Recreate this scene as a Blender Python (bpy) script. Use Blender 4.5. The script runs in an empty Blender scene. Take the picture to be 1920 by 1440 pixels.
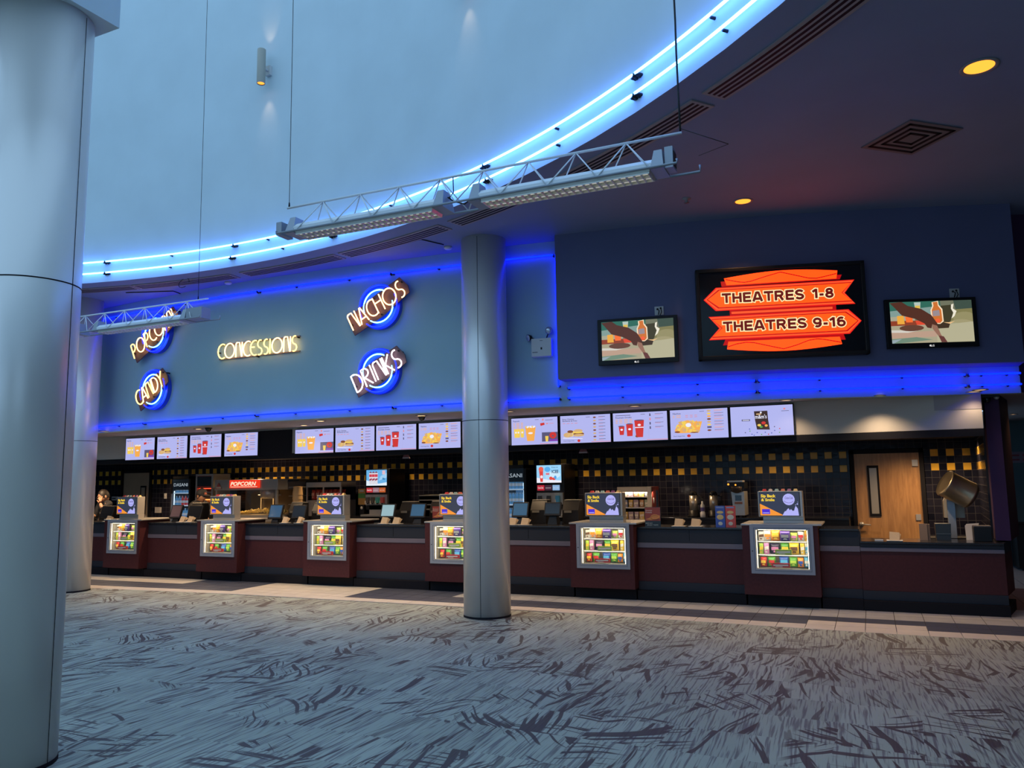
import bpy, bmesh, math, random
from mathutils import Vector, Matrix
random.seed(7)
sc = bpy.context.scene
col = sc.collection
PI = math.pi
R = math.radians

# ---------------------------------------------------------------- camera
FPX = 1490.0
PITCH, ROLL, YAW, EYE = R(7.0), R(0.89), R(24.0), 1.65
fwd = Vector((-math.sin(YAW)*math.cos(PITCH), math.cos(YAW)*math.cos(PITCH), math.sin(PITCH)))
rgt = Vector((math.cos(YAW), math.sin(YAW), 0))
upv = rgt.cross(fwd)
cr = rgt*math.cos(ROLL) - upv*math.sin(ROLL)
cu = rgt*math.sin(ROLL) + upv*math.cos(ROLL)
cam = bpy.data.cameras.new('camera')
cam.sensor_width = 36; cam.lens = FPX/1920*36
cam.clip_start = 0.05; cam.clip_end = 200
camo = bpy.data.objects.new('camera', cam); col.objects.link(camo)
camo.matrix_world = Matrix(((cr.x, cu.x, -fwd.x, 0), (cr.y, cu.y, -fwd.y, 0), (cr.z, cu.z, -fwd.z, EYE), (0, 0, 0, 1)))
sc.camera = camo

# ---------------------------------------------------------------- world: soft overcast evening daylight
w = bpy.data.worlds.new('world'); sc.world = w; w.use_nodes = True
bg = w.node_tree.nodes['Background']
bg.inputs[0].default_value = (0.40, 0.68, 1.0, 1)
bg.inputs[1].default_value = 1.25
sc.view_settings.view_transform = 'Standard'
sc.view_settings.look = 'None'
sc.view_settings.gamma = 1
sc.view_settings.exposure = 0.0
sc.view_settings.use_curve_mapping = False
sc.cycles.use_denoising = True
sc.cycles.max_bounces = 8
sc.cycles.diffuse_bounces = 5
sc.cycles.sample_clamp_indirect = 6

# ---------------------------------------------------------------- pixel -> place helpers
def ray(x, y):
    return cr*((x-960)/FPX) + cu*(-(y-720)/FPX) + fwd
def onZ(x, y, z):
    d = ray(x, y); t = (z-EYE)/d.z; return Vector((d.x*t, d.y*t, z))
def onY(x, y, Y):
    d = ray(x, y); t = Y/d.y; return Vector((d.x*t, Y, EYE+d.z*t))
def onP(x, y, p, ang):
    n = Vector((-math.sin(ang), math.cos(ang), 0)); d = ray(x, y)
    t = n.dot(Vector(p)-Vector((0, 0, EYE)))/n.dot(d); return Vector((0, 0, EYE))+d*t

# ---------------------------------------------------------------- materials
_m = {}
def mat(name, c=(.5, .5, .5), rough=.5, metal=0., e=None, s=1., spec=.5, alpha=None, trans=0., noise=0., nscale=8.):
    if name in _m: return _m[name]
    m = bpy.data.materials.new(name); m.use_nodes = True
    nt = m.node_tree; b = nt.nodes['Principled BSDF']
    b.inputs['Base Color'].default_value = (*c, 1)
    b.inputs['Roughness'].default_value = rough
    b.inputs['Metallic'].default_value = metal
    b.inputs['Specular IOR Level'].default_value = spec
    b.inputs['Transmission Weight'].default_value = trans
    if e is not None:
        b.inputs['Emission Color'].default_value = (*e, 1)
        b.inputs['Emission Strength'].default_value = s
    if noise > 0:
        n = nt.nodes.new('ShaderNodeTexNoise'); n.inputs['Scale'].default_value = nscale
        n.inputs['Detail'].default_value = 5
        tc = nt.nodes.new('ShaderNodeTexCoord'); nt.links.new(tc.outputs['Object'], n.inputs['Vector'])
        mr = nt.nodes.new('ShaderNodeMapRange'); mr.inputs['From Min'].default_value = .3; mr.inputs['From Max'].default_value = .7
        mr.inputs['To Min'].default_value = 1-noise; mr.inputs['To Max'].default_value = 1+noise
        nt.links.new(n.outputs[0], mr.inputs[0])
        mx = nt.nodes.new('ShaderNodeVectorMath'); mx.operation = 'SCALE'; mx.inputs[0].default_value = c
        nt.links.new(mr.outputs[0], mx.inputs['Scale']); nt.links.new(mx.outputs[0], b.inputs['Base Color'])
    _m[name] = m; return m
def glow(name, c, s=1.): return mat(name, (0.02, 0.02, 0.02), .5, e=c, s=s)
def N(nt, typ, **kw):
    n = nt.nodes.new(typ)
    for k, v in kw.items():
        if k.startswith('i_'): n.inputs[k[2:].replace('_', ' ')].default_value = v
        elif k[0]=='n' and k[1:].isdigit(): n.inputs[int(k[1:])].default_value = v
        else: setattr(n, k, v)
    return n
def mth(nt, op, a, b=None, clamp=False):
    n = nt.nodes.new('ShaderNodeMath'); n.operation = op; n.use_clamp = clamp
    for i, v in enumerate((a, b)):
        if v is None: continue
        if isinstance(v, (int, float)): n.inputs[i].default_value = v
        else: nt.links.new(v, n.inputs[i])
    return n.outputs[0]
def mixc(nt, f, a, b):
    n = nt.nodes.new('ShaderNodeMix'); n.data_type = 'RGBA'
    for i, v in ((0, f), (6, a), (7, b)):
        if isinstance(v, (int, float)): n.inputs[i].default_value = v
        elif isinstance(v, tuple): n.inputs[i].default_value = (*v, 1)
        else: nt.links.new(v, n.inputs[i])
    return n.outputs[2]

def carpet_material():
    m = bpy.data.materials.new('carpet'); m.use_nodes = True; nt = m.node_tree; L = nt.links
    b = nt.nodes['Principled BSDF']; b.inputs['Roughness'].default_value = .62; b.inputs['Specular IOR Level'].default_value = .45
    tc = nt.nodes.new('ShaderNodeTexCoord')
    mp = N(nt, 'ShaderNodeMapping'); L.new(tc.outputs['Object'], mp.inputs[0]); mp.inputs['Rotation'].default_value = (0, 0, R(2))
    sep = nt.nodes.new('ShaderNodeSeparateXYZ'); L.new(mp.outputs[0], sep.inputs[0])
    T = .50
    cx = mth(nt, 'FLOOR', mth(nt, 'DIVIDE', sep.outputs[0], T)); cy = mth(nt, 'FLOOR', mth(nt, 'DIVIDE', sep.outputs[1], T))
    cell = nt.nodes.new('ShaderNodeCombineXYZ'); L.new(cx, cell.inputs[0]); L.new(cy, cell.inputs[1])
    wn = N(nt, 'ShaderNodeTexWhiteNoise', noise_dimensions='2D'); L.new(cell.outputs[0], wn.inputs['Vector'])
    sc3 = nt.nodes.new('ShaderNodeSeparateColor'); L.new(wn.outputs['Color'], sc3.inputs[0])
    def strokes(angle_socket_or_val, wx, wy, warp, scale_seed, cellshift=3.0, det=3.0):
        # warp the coordinates so strokes bend, then stretch noise along the stroke
        w1 = N(nt, 'ShaderNodeTexNoise', i_Scale=warp[0], i_Detail=1.0); L.new(mp.outputs[0], w1.inputs['Vector'])
        ws = nt.nodes.new('ShaderNodeVectorMath'); ws.operation = 'SCALE'; ws.inputs['Scale'].default_value = warp[1]; L.new(w1.outputs['Color'], ws.inputs[0])
        ad = nt.nodes.new('ShaderNodeVectorMath'); ad.operation = 'ADD'; L.new(mp.outputs[0], ad.inputs[0]); L.new(ws.outputs[0], ad.inputs[1])
        sh = nt.nodes.new('ShaderNodeVectorMath'); sh.operation = 'SCALE'; sh.inputs['Scale'].default_value = cellshift; L.new(wn.outputs['Color'], sh.inputs[0])
        ad2 = nt.nodes.new('ShaderNodeVectorMath'); ad2.operation = 'ADD'; L.new(ad.outputs[0], ad2.inputs[0]); L.new(sh.outputs[0], ad2.inputs[1])
        vr = N(nt, 'ShaderNodeVectorRotate', rotation_type='Z_AXIS'); L.new(ad2.outputs[0], vr.inputs['Vector'])
        if isinstance(angle_socket_or_val, float): vr.inputs['Angle'].default_value = angle_socket_or_val
        else: L.new(angle_socket_or_val, vr.inputs['Angle'])
        m2 = N(nt, 'ShaderNodeMapping'); L.new(vr.outputs[0], m2.inputs[0]); m2.inputs['Scale'].default_value = (wx, wy, 1); m2.inputs['Location'].default_value = (scale_seed, 0, 0)
        nn = N(nt, 'ShaderNodeTexNoise', i_Scale=1.0, i_Detail=det, i_Roughness=.5); L.new(m2.outputs[0], nn.inputs['Vector'])
        return nn.outputs[0]
    def band(v, lo, hi):
        mr = N(nt, 'ShaderNodeMapRange', n1=lo, n2=hi); L.new(v, mr.inputs[0]); return mr.outputs[0]
    # fine running streaks in the pile (one direction over the whole floor)
    st = strokes(R(-94.), 2.4, 62, (0.9, .06), 0.0, 0.4, 2.0)
    base = mixc(nt, band(st, .50, .62), (.395, .415, .325), (.19, .18, .16))
    cellv = mth(nt, 'MULTIPLY', mth(nt, 'SUBTRACT', sc3.outputs[2], .5), .22)
    cs = nt.nodes.new('ShaderNodeVectorMath'); cs.operation = 'SCALE'; L.new(base, cs.inputs[0]); L.new(mth(nt, 'ADD', cellv, 1.0), cs.inputs['Scale'])
    # big dark brush strokes, other direction in each tile group
    ang = mth(nt, 'MULTIPLY', sc3.outputs[0], 3.14)
    s1 = strokes(ang, 1.5, 24, (1.2, .34), 4.0, 3.0, 2.2)
    ang2 = mth(nt, 'ADD', mth(nt, 'MULTIPLY', sc3.outputs[1], .7), -1.95)
    s2 = strokes(ang2, 1.1, 17, (1.0, .30), 9.0, .8, 2.0)
    msk = N(nt, 'ShaderNodeTexNoise', i_Scale=1.25, i_Detail=1.0); L.new(mp.outputs[0], msk.inputs['Vector'])
    msk2 = N(nt, 'ShaderNodeTexNoise', i_Scale=2.1, i_Detail=1.0); L.new(cell.outputs[0], msk2.inputs['Vector'])
    d1 = mth(nt, 'MULTIPLY', band(s1, .545, .575), band(msk.outputs[0], .50, .53))
    d2 = mth(nt, 'MULTIPLY', band(s2, .585, .61), band(msk2.outputs[0], .40, .50))
    d = mth(nt, 'MAXIMUM', d1, d2, True)
    colr = mixc(nt, mth(nt, 'MULTIPLY', d, .93), cs.outputs[0], (.075, .050, .043))
    L.new(colr, b.inputs['Base Color'])
    # wool grain
    gr = N(nt, 'ShaderNodeTexNoise', i_Scale=260., i_Detail=1.0); L.new(tc.outputs['Object'], gr.inputs['Vector'])
    bp = N(nt, 'ShaderNodeBump', i_Strength=.25, i_Distance=.004); L.new(gr.outputs[0], bp.inputs['Height']); L.new(bp.outputs[0], b.inputs['Normal'])
    return m

def tile_wall_material():
    # 10 cm black glazed tiles, two rows of every second tile in amber
    m = bpy.data.materials.new('glazed wall tile'); m.use_nodes = True; nt = m.node_tree; L = nt.links
    b = nt.nodes['Principled BSDF']; b.inputs['Specular IOR Level'].default_value = .13
    uv = nt.nodes.new('ShaderNodeTexCoord'); sep = nt.nodes.new('ShaderNodeSeparateXYZ'); L.new(uv.outputs['Object'], sep.inputs[0])
    T = .108
    u = mth(nt, 'DIVIDE', sep.outputs[0], T); v = mth(nt, 'DIVIDE', sep.outputs[2], T)
    fu = mth(nt, 'FRACT', u); fv = mth(nt, 'FRACT', v); iu = mth(nt, 'FLOOR', u); iv = mth(nt, 'FLOOR', v)
    def edge(f):
        return mth(nt, 'LESS_THAN', mth(nt, 'MINIMUM', f, mth(nt, 'SUBTRACT', 1.0, f)), .03)
    grout = mth(nt, 'MAXIMUM', edge(fu), edge(fv))
    odd = mth(nt, 'LESS_THAN', mth(nt, 'MODULO', mth(nt, 'ADD', iu, 1000), 2), .5)
    r1 = mth(nt, 'COMPARE', iv, 0.0); nt.nodes[-1].inputs[2].default_value = .1
    r2 = mth(nt, 'COMPARE', iv, -2.0); nt.nodes[-1].inputs[2].default_value = .1
    yel = mth(nt, 'MULTIPLY', odd, mth(nt, 'MAXIMUM', r1, r2))
    cell = nt.nodes.new('ShaderNodeCombineXYZ'); L.new(iu, cell.inputs[0]); L.new(iv, cell.inputs[1])
    wn = N(nt, 'ShaderNodeTexWhiteNoise', noise_dimensions='2D'); L.new(cell.outputs[0], wn.inputs['Vector'])
    dark = mixc(nt, wn.outputs['Value'], (.006, .006, .012), (.016, .015, .026))
    amb = mixc(nt, wn.outputs['Value'], (.62, .34, .035), (.80, .46, .05))
    c = mixc(nt, yel, dark, amb); c = mixc(nt, mth(nt, 'MULTIPLY', grout, mth(nt, 'SUBTRACT', 1.0, mth(nt, 'MULTIPLY', yel, .6))), c, (.045, .043, .05))
    L.new(c, b.inputs['Base Color'])
    L.new(mth(nt, 'ADD', mth(nt, 'MULTIPLY', grout, .4), .16), b.inputs['Roughness'])
    bn = N(nt, 'ShaderNodeTexNoise', i_Scale=9., i_Detail=2.); L.new(uv.outputs['Object'], bn.inputs['Vector'])
    bp = N(nt, 'ShaderNodeBump', i_Strength=.12, i_Distance=.02); L.new(bn.outputs[0], bp.inputs['Height']); L.new(bp.outputs[0], b.inputs['Normal'])
    return m

def paint(name, c, rough=.7, n=.04):
    return mat(name, c, rough, noise=n, nscale=1.3, spec=.3)
def wood_material():
    m = bpy.data.materials.new('oak veneer'); m.use_nodes = True; nt = m.node_tree; L = nt.links
    b = nt.nodes['Principled BSDF']; b.inputs['Roughness'].default_value = .4
    tc = nt.nodes.new('ShaderNodeTexCoord'); mp = N(nt, 'ShaderNodeMapping'); mp.inputs['Scale'].default_value = (16, 16, 1.6); L.new(tc.outputs['Object'], mp.inputs[0])
    n = N(nt, 'ShaderNodeTexNoise', i_Scale=1.6, i_Detail=6., i_Roughness=.6, i_Distortion=.6); L.new(mp.outputs[0], n.inputs['Vector'])
    mr = N(nt, 'ShaderNodeMapRange', n1=.35, n2=.68); L.new(n.outputs[0], mr.inputs[0])
    L.new(mixc(nt, mr.outputs[0], (.36, .175, .062), (.52, .27, .10)), b.inputs['Base Color'])
    return m
def brushed(name, c, rough=.32, metal=.85, sx=1, sz=90):
    m = bpy.data.materials.new(name); m.use_nodes = True; nt = m.node_tree; L = nt.links
    b = nt.nodes['Principled BSDF']; b.inputs['Metallic'].default_value = metal; b.inputs['Base Color'].default_value = (*c, 1)
    tc = nt.nodes.new('ShaderNodeTexCoord'); mp = N(nt, 'ShaderNodeMapping'); mp.inputs['Scale'].default_value = (sx, sx, sz); L.new(tc.outputs['Object'], mp.inputs[0])
    n = N(nt, 'ShaderNodeTexNoise', i_Scale=1., i_Detail=3.); L.new(mp.outputs[0], n.inputs['Vector'])
    mr = N(nt, 'ShaderNodeMapRange', n1=.3, n2=.7, n3=rough-.04, n4=rough+.05); L.new(n.outputs[0], mr.inputs[0]); L.new(mr.outputs[0], b.inputs['Roughness'])
    return m

M_carpet = carpet_material(); M_tile = tile_wall_material(); M_wood = wood_material()
M_col = mat('satin column metal', (.78, .74, .71), .34, .35)
M_steel = brushed('brushed steel', (.46, .43, .40), .36, .45, 2, 60)
M_alu = mat('grey anodised aluminium', (.33, .36, .41), .45, .35)
M_drum = paint('pale blue wall paint', (.62, .72, .77))
M_bulk = paint('steel blue wall paint', (.32, .46, .49), .75)
M_tvw = paint('navy wall paint', (.135, .145, .27), .75)
M_ceil = paint('grey lavender ceiling paint', (.22, .265, .41), .8)
M_soff = paint('grey soffit paint', (.34, .30, .31), .8)
M_beige = paint('warm grey wall paint', (.48, .43, .38), .8)
M_black = mat('matte black', (.010, .009, .012), .6, spec=.15)
M_plast = mat('black plastic', (.014, .013, .014), .4, spec=.25)
M_gloss = mat('black glass', (.008, .009, .012), .12)
M_maroon = mat('maroon laminate', (.075, .020, .022), .5, spec=.2, noise=.12, nscale=30)
M_slate = mat('dark slate laminate', (.026, .028, .038), .5, spec=.25)
M_strip = mat('mauve grey strip', (.16, .13, .16), .4)
M_top = mat('black granite top', (.02, .02, .024), .18, noise=.4, nscale=60)
M_frame = mat('grey painted frame', (.30, .32, .37), .42)
M_white = mat('white plastic', (.62, .60, .58), .5)
M_paper = mat('kraft paper', (.46, .34, .22), .75)
M_wpaper = mat('white paper', (.62, .56, .50), .7)
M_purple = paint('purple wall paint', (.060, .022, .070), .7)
M_purple_shade = paint('shaded purple wall paint', (.026, .010, .032), .7)
M_rubber = mat('black rubber', (.01, .01, .01), .7)
M_brown = mat('brown sign backing', (.10, .05, .06), .5)
M_bluedisc = mat('cobalt sign disc', (.02, .07, .55), .4)
def clear_glass():
    m = bpy.data.materials.new('clear glass'); m.use_nodes = True; nt = m.node_tree; nt.nodes.remove(nt.nodes['Principled BSDF'])
    t = nt.nodes.new('ShaderNodeBsdfTransparent'); g = nt.nodes.new('ShaderNodeBsdfGlossy'); g.inputs['Roughness'].default_value = .03
    mx = nt.nodes.new('ShaderNodeMixShader'); mx.inputs[0].default_value = .05
    nt.links.new(t.outputs[0], mx.inputs[1]); nt.links.new(g.outputs[0], mx.inputs[2]); nt.links.new(mx.outputs[0], nt.nodes['Material Output'].inputs[0]); return m
M_clear = clear_glass()
NEON_DRUM = glow('cyan neon', (.075, .24, 1.0), 16)
NEON_BLUE = glow('deep blue neon', (.0004, .005, 1.0), 11)
NEON_ARC = glow('pale blue neon', (.10, .45, 1.0), 9)
NEON_WARM = glow('warm neon', (1.0, .50, .19), 5.5)
NEON_YEL = glow('yellow neon', (1.0, .62, .14), 4.5)
NEON_WHITE = glow('white neon', (.95, .80, .85), 5.5)
LAMP_AMB = glow('amber lamp', (1.0, .33, .03), 2.0)
LAMP_WARM = glow('warm lamp', (1.0, .62, .30), 5)

# ---------------------------------------------------------------- mesh builder
class MB:
    def __init__(s): s.v = []; s.f = []; s.mi = []; s.sm = []; s.mats = []; s.cuts = []
    def _m(s, m):
        if m not in s.mats: s.mats.append(m)
        return s.mats.index(m)
    def add(s, vs, fs, m, smooth=False, M=None):
        k = len(s.v); i = s._m(m); f_0 = len(s.f)
        for p in vs:
            p = Vector(p); s.v.append(M @ p if M is not None else p)
        for f in fs: s.f.append([k+q for q in f]); s.mi.append(i); s.sm.append(smooth)
        s.cuts.append((k, len(s.v), f_0, len(s.f)))
        return s
    def box(s, x0, x1, y0, y1, z0, z1, m, M=None):
        vs = [(x, y, z) for z in (z0, z1) for y in (y0, y1) for x in (x0, x1)]
        return s.add(vs, [(0, 2, 3, 1), (4, 5, 7, 6), (0, 1, 5, 4), (2, 6, 7, 3), (0, 4, 6, 2), (1, 3, 7, 5)], m, False, M)
    def taper(s, lo, hi, z0, z1, m, M=None):      # lo, hi = (x0,x1,y0,y1)
        vs = [(x, y, z0) for y in lo[2:] for x in lo[:2]]+[(x, y, z1) for y in hi[2:] for x in hi[:2]]
        return s.add(vs, [(0, 2, 3, 1), (4, 5, 7, 6), (0, 1, 5, 4), (2, 6, 7, 3), (0, 4, 6, 2), (1, 3, 7, 5)], m, False, M)
    def prism(s, pts, vec, m, M=None, smooth=False):
        n = len(pts); vec = Vector(vec); vs = [Vector(p) for p in pts]+[Vector(p)+vec for p in pts]
        fs = [list(range(n))[::-1], list(range(n, 2*n))]+[[i, (i+1) % n, n+(i+1) % n, n+i] for i in range(n)]
        return s.add(vs, fs, m, smooth, M)
    def face(s, pts, m, M=None): return s.add(pts, [list(range(len(pts)))], m, False, M)
    def tube(s, path, r, m, n=8, closed=False, M=None, cap=True):
        P = [Vector(p) for p in path]; L = len(P); vs = []; fs = []
        ref = None
        for i, p in enumerate(P):
            if closed: t = P[(i+1) % L]-P[i-1]
            else: t = P[min(i+1, L-1)]-P[max(i-1, 0)]
            t.normalize()
            if ref is None:
                ref = Vector((0, 0, 1)) if abs(t.z) < .9 else Vector((1, 0, 0))
            a = (ref - t*ref.dot(t)).normalized(); bb = t.cross(a); ref = a
            rr = r[i] if isinstance(r, (list, tuple)) else r
            for k in range(n):
                q = 2*PI*k/n; vs.append(p+a*math.cos(q)*rr+bb*math.sin(q)*rr)
        for i in range(L if closed else L-1):
            j = (i+1) % L
            for k in range(n): fs.append((i*n+k, i*n+(k+1) % n, j*n+(k+1) % n, j*n+k))
        if not closed and cap: fs.append(list(range(n))[::-1]); fs.append([(L-1)*n+k for k in range(n)])
        return s.add(vs, fs, m, True, M)
    def cyl(s, p0, p1, r0, r1, m, n=20, M=None): return s.tube([p0, p1], [r0, r1], m, n, False, M)
    def lathe(s, prof, m, o=(0, 0, 0), n=24, M=None, caps=True):
        o = Vector(o); vs = []; fs = []
        for r, z in prof:
            for k in range(n): q = 2*PI*k/n; vs.append(o+Vector((r*math.cos(q), r*math.sin(q), z)))
        for i in range(len(prof)-1):
            for k in range(n): fs.append((i*n+k, i*n+(k+1) % n, (i+1)*n+(k+1) % n, (i+1)*n+k))
        if caps: fs.append(list(range(n))[::-1]); fs.append([(len(prof)-1)*n+k for k in range(n)])
        return s.add(vs, fs, m, True, M)
    def ball(s, c, r, m, n=14, M=None):
        if not isinstance(r, (tuple, list)): r = (r, r, r)
        vs = []; fs = []; h = n//2
        for i in range(h+1):
            a = -PI/2+PI*i/h
            for k in range(n): q = 2*PI*k/n; vs.append((c[0]+r[0]*math.cos(a)*math.cos(q), c[1]+r[1]*math.cos(a)*math.sin(q), c[2]+r[2]*math.sin(a)))
        for i in range(h):
            for k in range(n): fs.append((i*n+k, i*n+(k+1) % n, (i+1)*n+(k+1) % n, (i+1)*n+k))
        return s.add(vs, fs, m, True, M)
    def text(s, txt, x, z, h, m, y=0, w=None, ext=.0008, off=0., M=None, shear=0., align='LEFT'):
        vs, fs, W = text_mesh(txt, off, shear)
        sx = (w/W) if w else h/.70; sz = h/.70
        x0 = x-(W*sx/2 if align == 'CENTER' else 0)
        return s.add([(x0+p[0]*sx, y-(ext if p[2] > 0 else -ext), z+p[1]*sz) for p in vs], fs, m, False, M)
    def build(s, name, parent=None, bevel=0., loc=None, rz=0., kind=None):
        me = bpy.data.meshes.new(name)
        me.from_pydata([tuple(p) for p in s.v], [], s.f)
        for m in s.mats: me.materials.append(m)
        me.polygons.foreach_set('material_index', s.mi); me.polygons.foreach_set('use_smooth', s.sm)
        bm = bmesh.new(); bm.from_mesh(me); bmesh.ops.recalc_face_normals(bm, faces=bm.faces); bm.to_mesh(me); bm.free()
        me.update()
        o = bpy.data.objects.new(name, me); col.objects.link(o)
        if parent is not None: o.parent = parent
        if loc is not None: o.location = loc
        o.rotation_euler[2] = rz
        if bevel > 0:
            b = o.modifiers.new('bevel', 'BEVEL'); b.width = bevel; b.segments = 2; b.limit_method = 'ANGLE'; b.angle_limit = R(50)
        if kind: o['kind'] = kind
        return o
def build_each(b, name, parent):
    # every piece of b becomes a part of its own
    vi = 0; out = []
    for k0, k1, f0, f1 in b.cuts:
        c = MB(); c.v = b.v[k0:k1]; c.f = [[q-k0 for q in f] for f in b.f[f0:f1]]; c.mats = [b.mats[b.mi[f0]]]; c.mi = [0]*(f1-f0); c.sm = b.sm[f0:f1]
        out.append(c.build(name, parent))
    return out
_tc = {}
def text_mesh(txt, off, shear):
    key = (txt, off, shear)
    if key not in _tc:
        cu_ = bpy.data.curves.new('t', 'FONT'); cu_.body = txt; cu_.size = 1; cu_.extrude = .01; cu_.offset = off; cu_.resolution_u = 2; cu_.shear = shear
        ob = bpy.data.objects.new('t', cu_); col.objects.link(ob)
        dg = bpy.context.evaluated_depsgraph_get(); me = bpy.data.meshes.new_from_object(ob.evaluated_get(dg))
        vs = [tuple(v.co) for v in me.vertices]; fs = [list(p.vertices) for p in me.polygons]
        x0 = min(v[0] for v in vs); vs = [(v[0]-x0, v[1], v[2]) for v in vs]; W = max(v[0] for v in vs)
        bpy.data.objects.remove(ob); bpy.data.meshes.remove(me)
        _tc[key] = (vs, fs, W)
    return _tc[key]
def tag(o, label, cat, group=None, kind=None):
    o['label'] = label; o['category'] = cat
    if group: o['group'] = group
    if kind: o['kind'] = kind
    return o
def thing(name, label, cat, loc=(0, 0, 0), rz=0., group=None):
    o = bpy.data.objects.new(name, None); col.objects.link(o); o.location = loc; o.rotation_euler[2] = rz
    o.empty_display_size = .1
    return tag(o, label, cat, group)
def dup(root, loc, rz=0., label=None, group=None):
    def cp(o, par):
        c = o.copy(); col.objects.link(c)
        if par is not None: c.parent = par
        for ch in list(o.children): cp(ch, c)
        return c
    r = cp(root, None); r.location = loc; r.rotation_euler[2] = rz
    if label: r['label'] = label
    if group: r['group'] = group
    return r
def T(x=0, y=0, z=0, rx=0, ry=0, rz=0):
    return Matrix.Translation((x, y, z)) @ Matrix.Rotation(rz, 4, 'Z') @ Matrix.Rotation(ry, 4, 'Y') @ Matrix.Rotation(rx, 4, 'X')
def spot(name, loc, target, c, power, angle=70, blend=.6, size=.04):
    l = bpy.data.lights.new(name, 'SPOT'); l.color = c; l.energy = power; l.spot_size = R(angle); l.spot_blend = blend; l.shadow_soft_size = size
    o = bpy.data.objects.new(name, l); col.objects.link(o); o.location = loc
    o.rotation_euler = (Vector(target)-Vector(loc)).to_track_quat('-Z', 'Y').to_euler(); return o

# ================================================================ the setting
ZC = 4.8            # ceiling of the ring round the open drum
ZS = 2.62           # soffit over the counter
YC, YK, YM, YB = 11.05, 10.85, 10.85, 13.80     # counter front, kiosk front, menu wall, tiled back wall
DC = Vector((-8.33, -2.72, 0)); DR = 11.32
BP = [(-17, 10.6), (-15, 10.15), (-12.5, 9.72), (-9.87, 9.42), (-8.2, 9.33), (-6.4, 9.36), (-5.0, 9.44), (-4.2, 9.50), (-2.9, 9.68), (-1.94, 9.90), (-.72, 10.22), (.47, 10.61), (1.66, 11.0)]
def by(x, P=BP):
    for i in range(len(P)-1):
        if x <= P[i+1][0] or i == len(P)-2:
            (x0, y0), (x1, y1) = P[i], P[i+1]; h = x1-x0; t = (x-x0)/h
            m0 = (P[i+1][1]-P[max(i-1, 0)][1])/(P[i+1][0]-P[max(i-1, 0)][0]); m1 = (P[min(i+2, len(P)-1)][1]-P[i][1])/(P[min(i+2, len(P)-1)][0]-P[i][0])
            return (2*t**3-3*t*t+1)*y0+(t**3-2*t*t+t)*h*m0+(-2*t**3+3*t*t)*y1+(t**3-t*t)*h*m1
def bang(x): return math.atan2(by(x+.1)-by(x-.1), .2)
TVP = [(-3.52, 9.33), (-2.4, 9.48), (-1.14, 9.73), (.3, 10.13), (1.70, 10.62)]
def ty(x): return by(x, TVP)
def tang(x): return math.atan2(ty(x+.1)-ty(x-.1), .2)
def onCurve(px, py, f, off=0.):
    d = ray(px, py); a, b = 1., 40.
    for _ in range(60):
        t = (a+b)/2; p = d*t
        if p.y > f(p.x)-off: b = t
        else: a = t
    return Vector((d.x*a, d.y*a, EYE+d.z*a))
def struct(mb, name, **k): return mb.build(name, kind='structure', **k)

# carpet
b = MB(); b.box(-24, 9, -14, 9.62, -.05, 0, M_carpet); struct(b, 'floor')
# ceramic tile strip along the counter
ML = mat('beige floor tile', (.50, .465, .43), .35, noise=.08, nscale=6); MLc = mat('cream floor tile', (.74, .64, .52), .35, noise=.06, nscale=6)
MD = mat('slate floor tile', (.085, .090, .12), .35, noise=.1, nscale=6); MG = mat('grout', (.09, .08, .08), .8); MR = mat('brick red floor tile', (.20, .07, .06), .4)
def fd(X, k):
    if X > 0: d = 0
    elif X > -4: d = .2*(-X)/4
    elif X > -9: d = .2
    else: d = max(0, .2*(1-(-9-X)/3))
    return k/5*d
b = MB(); b.box(-24, 9, 9.40, 18, -.06, -.004, MG)
rows = [10.97, 10.66, 10.36, 10.05, 9.77, 9.46]; TX = .306
for i in range(-56, 22):
    x0 = i*TX+.155; x1 = x0+TX; xm = (x0+x1)/2
    for r in range(5):
        if r == 4: m = MLc
        elif -9.35 < xm < -7.3: m = MLc
        elif -10.75 < xm <= -9.35 or -7.3 <= xm < -5.6: m = MD
        elif r >= 2: m = MLc if (-.80 < xm < .45 and r == 3) else MD
        else: m = MLc if xm < -10.7 else ML
        g = .004
        ya0, yb0 = rows[r+1]+fd(x0, r+1)+g, rows[r]+fd(x0, r)-g; ya1, yb1 = rows[r+1]+fd(x1, r+1)+g, rows[r]+fd(x1, r)-g
        b.add([(x0+g, ya0, -.004), (x1-g, ya1, -.004), (x1-g, yb1, -.004), (x0+g, yb0, -.004), (x0+g, ya0, .002), (x1-g, ya1, .002), (x1-g, yb1, .002), (x0+g, yb0, .002)],
              [(4, 5, 6, 7), (0, 1, 5, 4), (1, 2, 6, 5), (2, 3, 7, 6), (3, 0, 4, 7)], m)
for i in range(0, 24):
    for j in range(0, 22):
        x0 = 1.38+i*TX; y0 = 10.97+j*TX
        b.box(x0+.004, x0+TX-.004, y0+.004, y0+TX-.004, -.004, .002, MR if (j < 9 and j > 1) else ML)
struct(b, 'floor')

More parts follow.
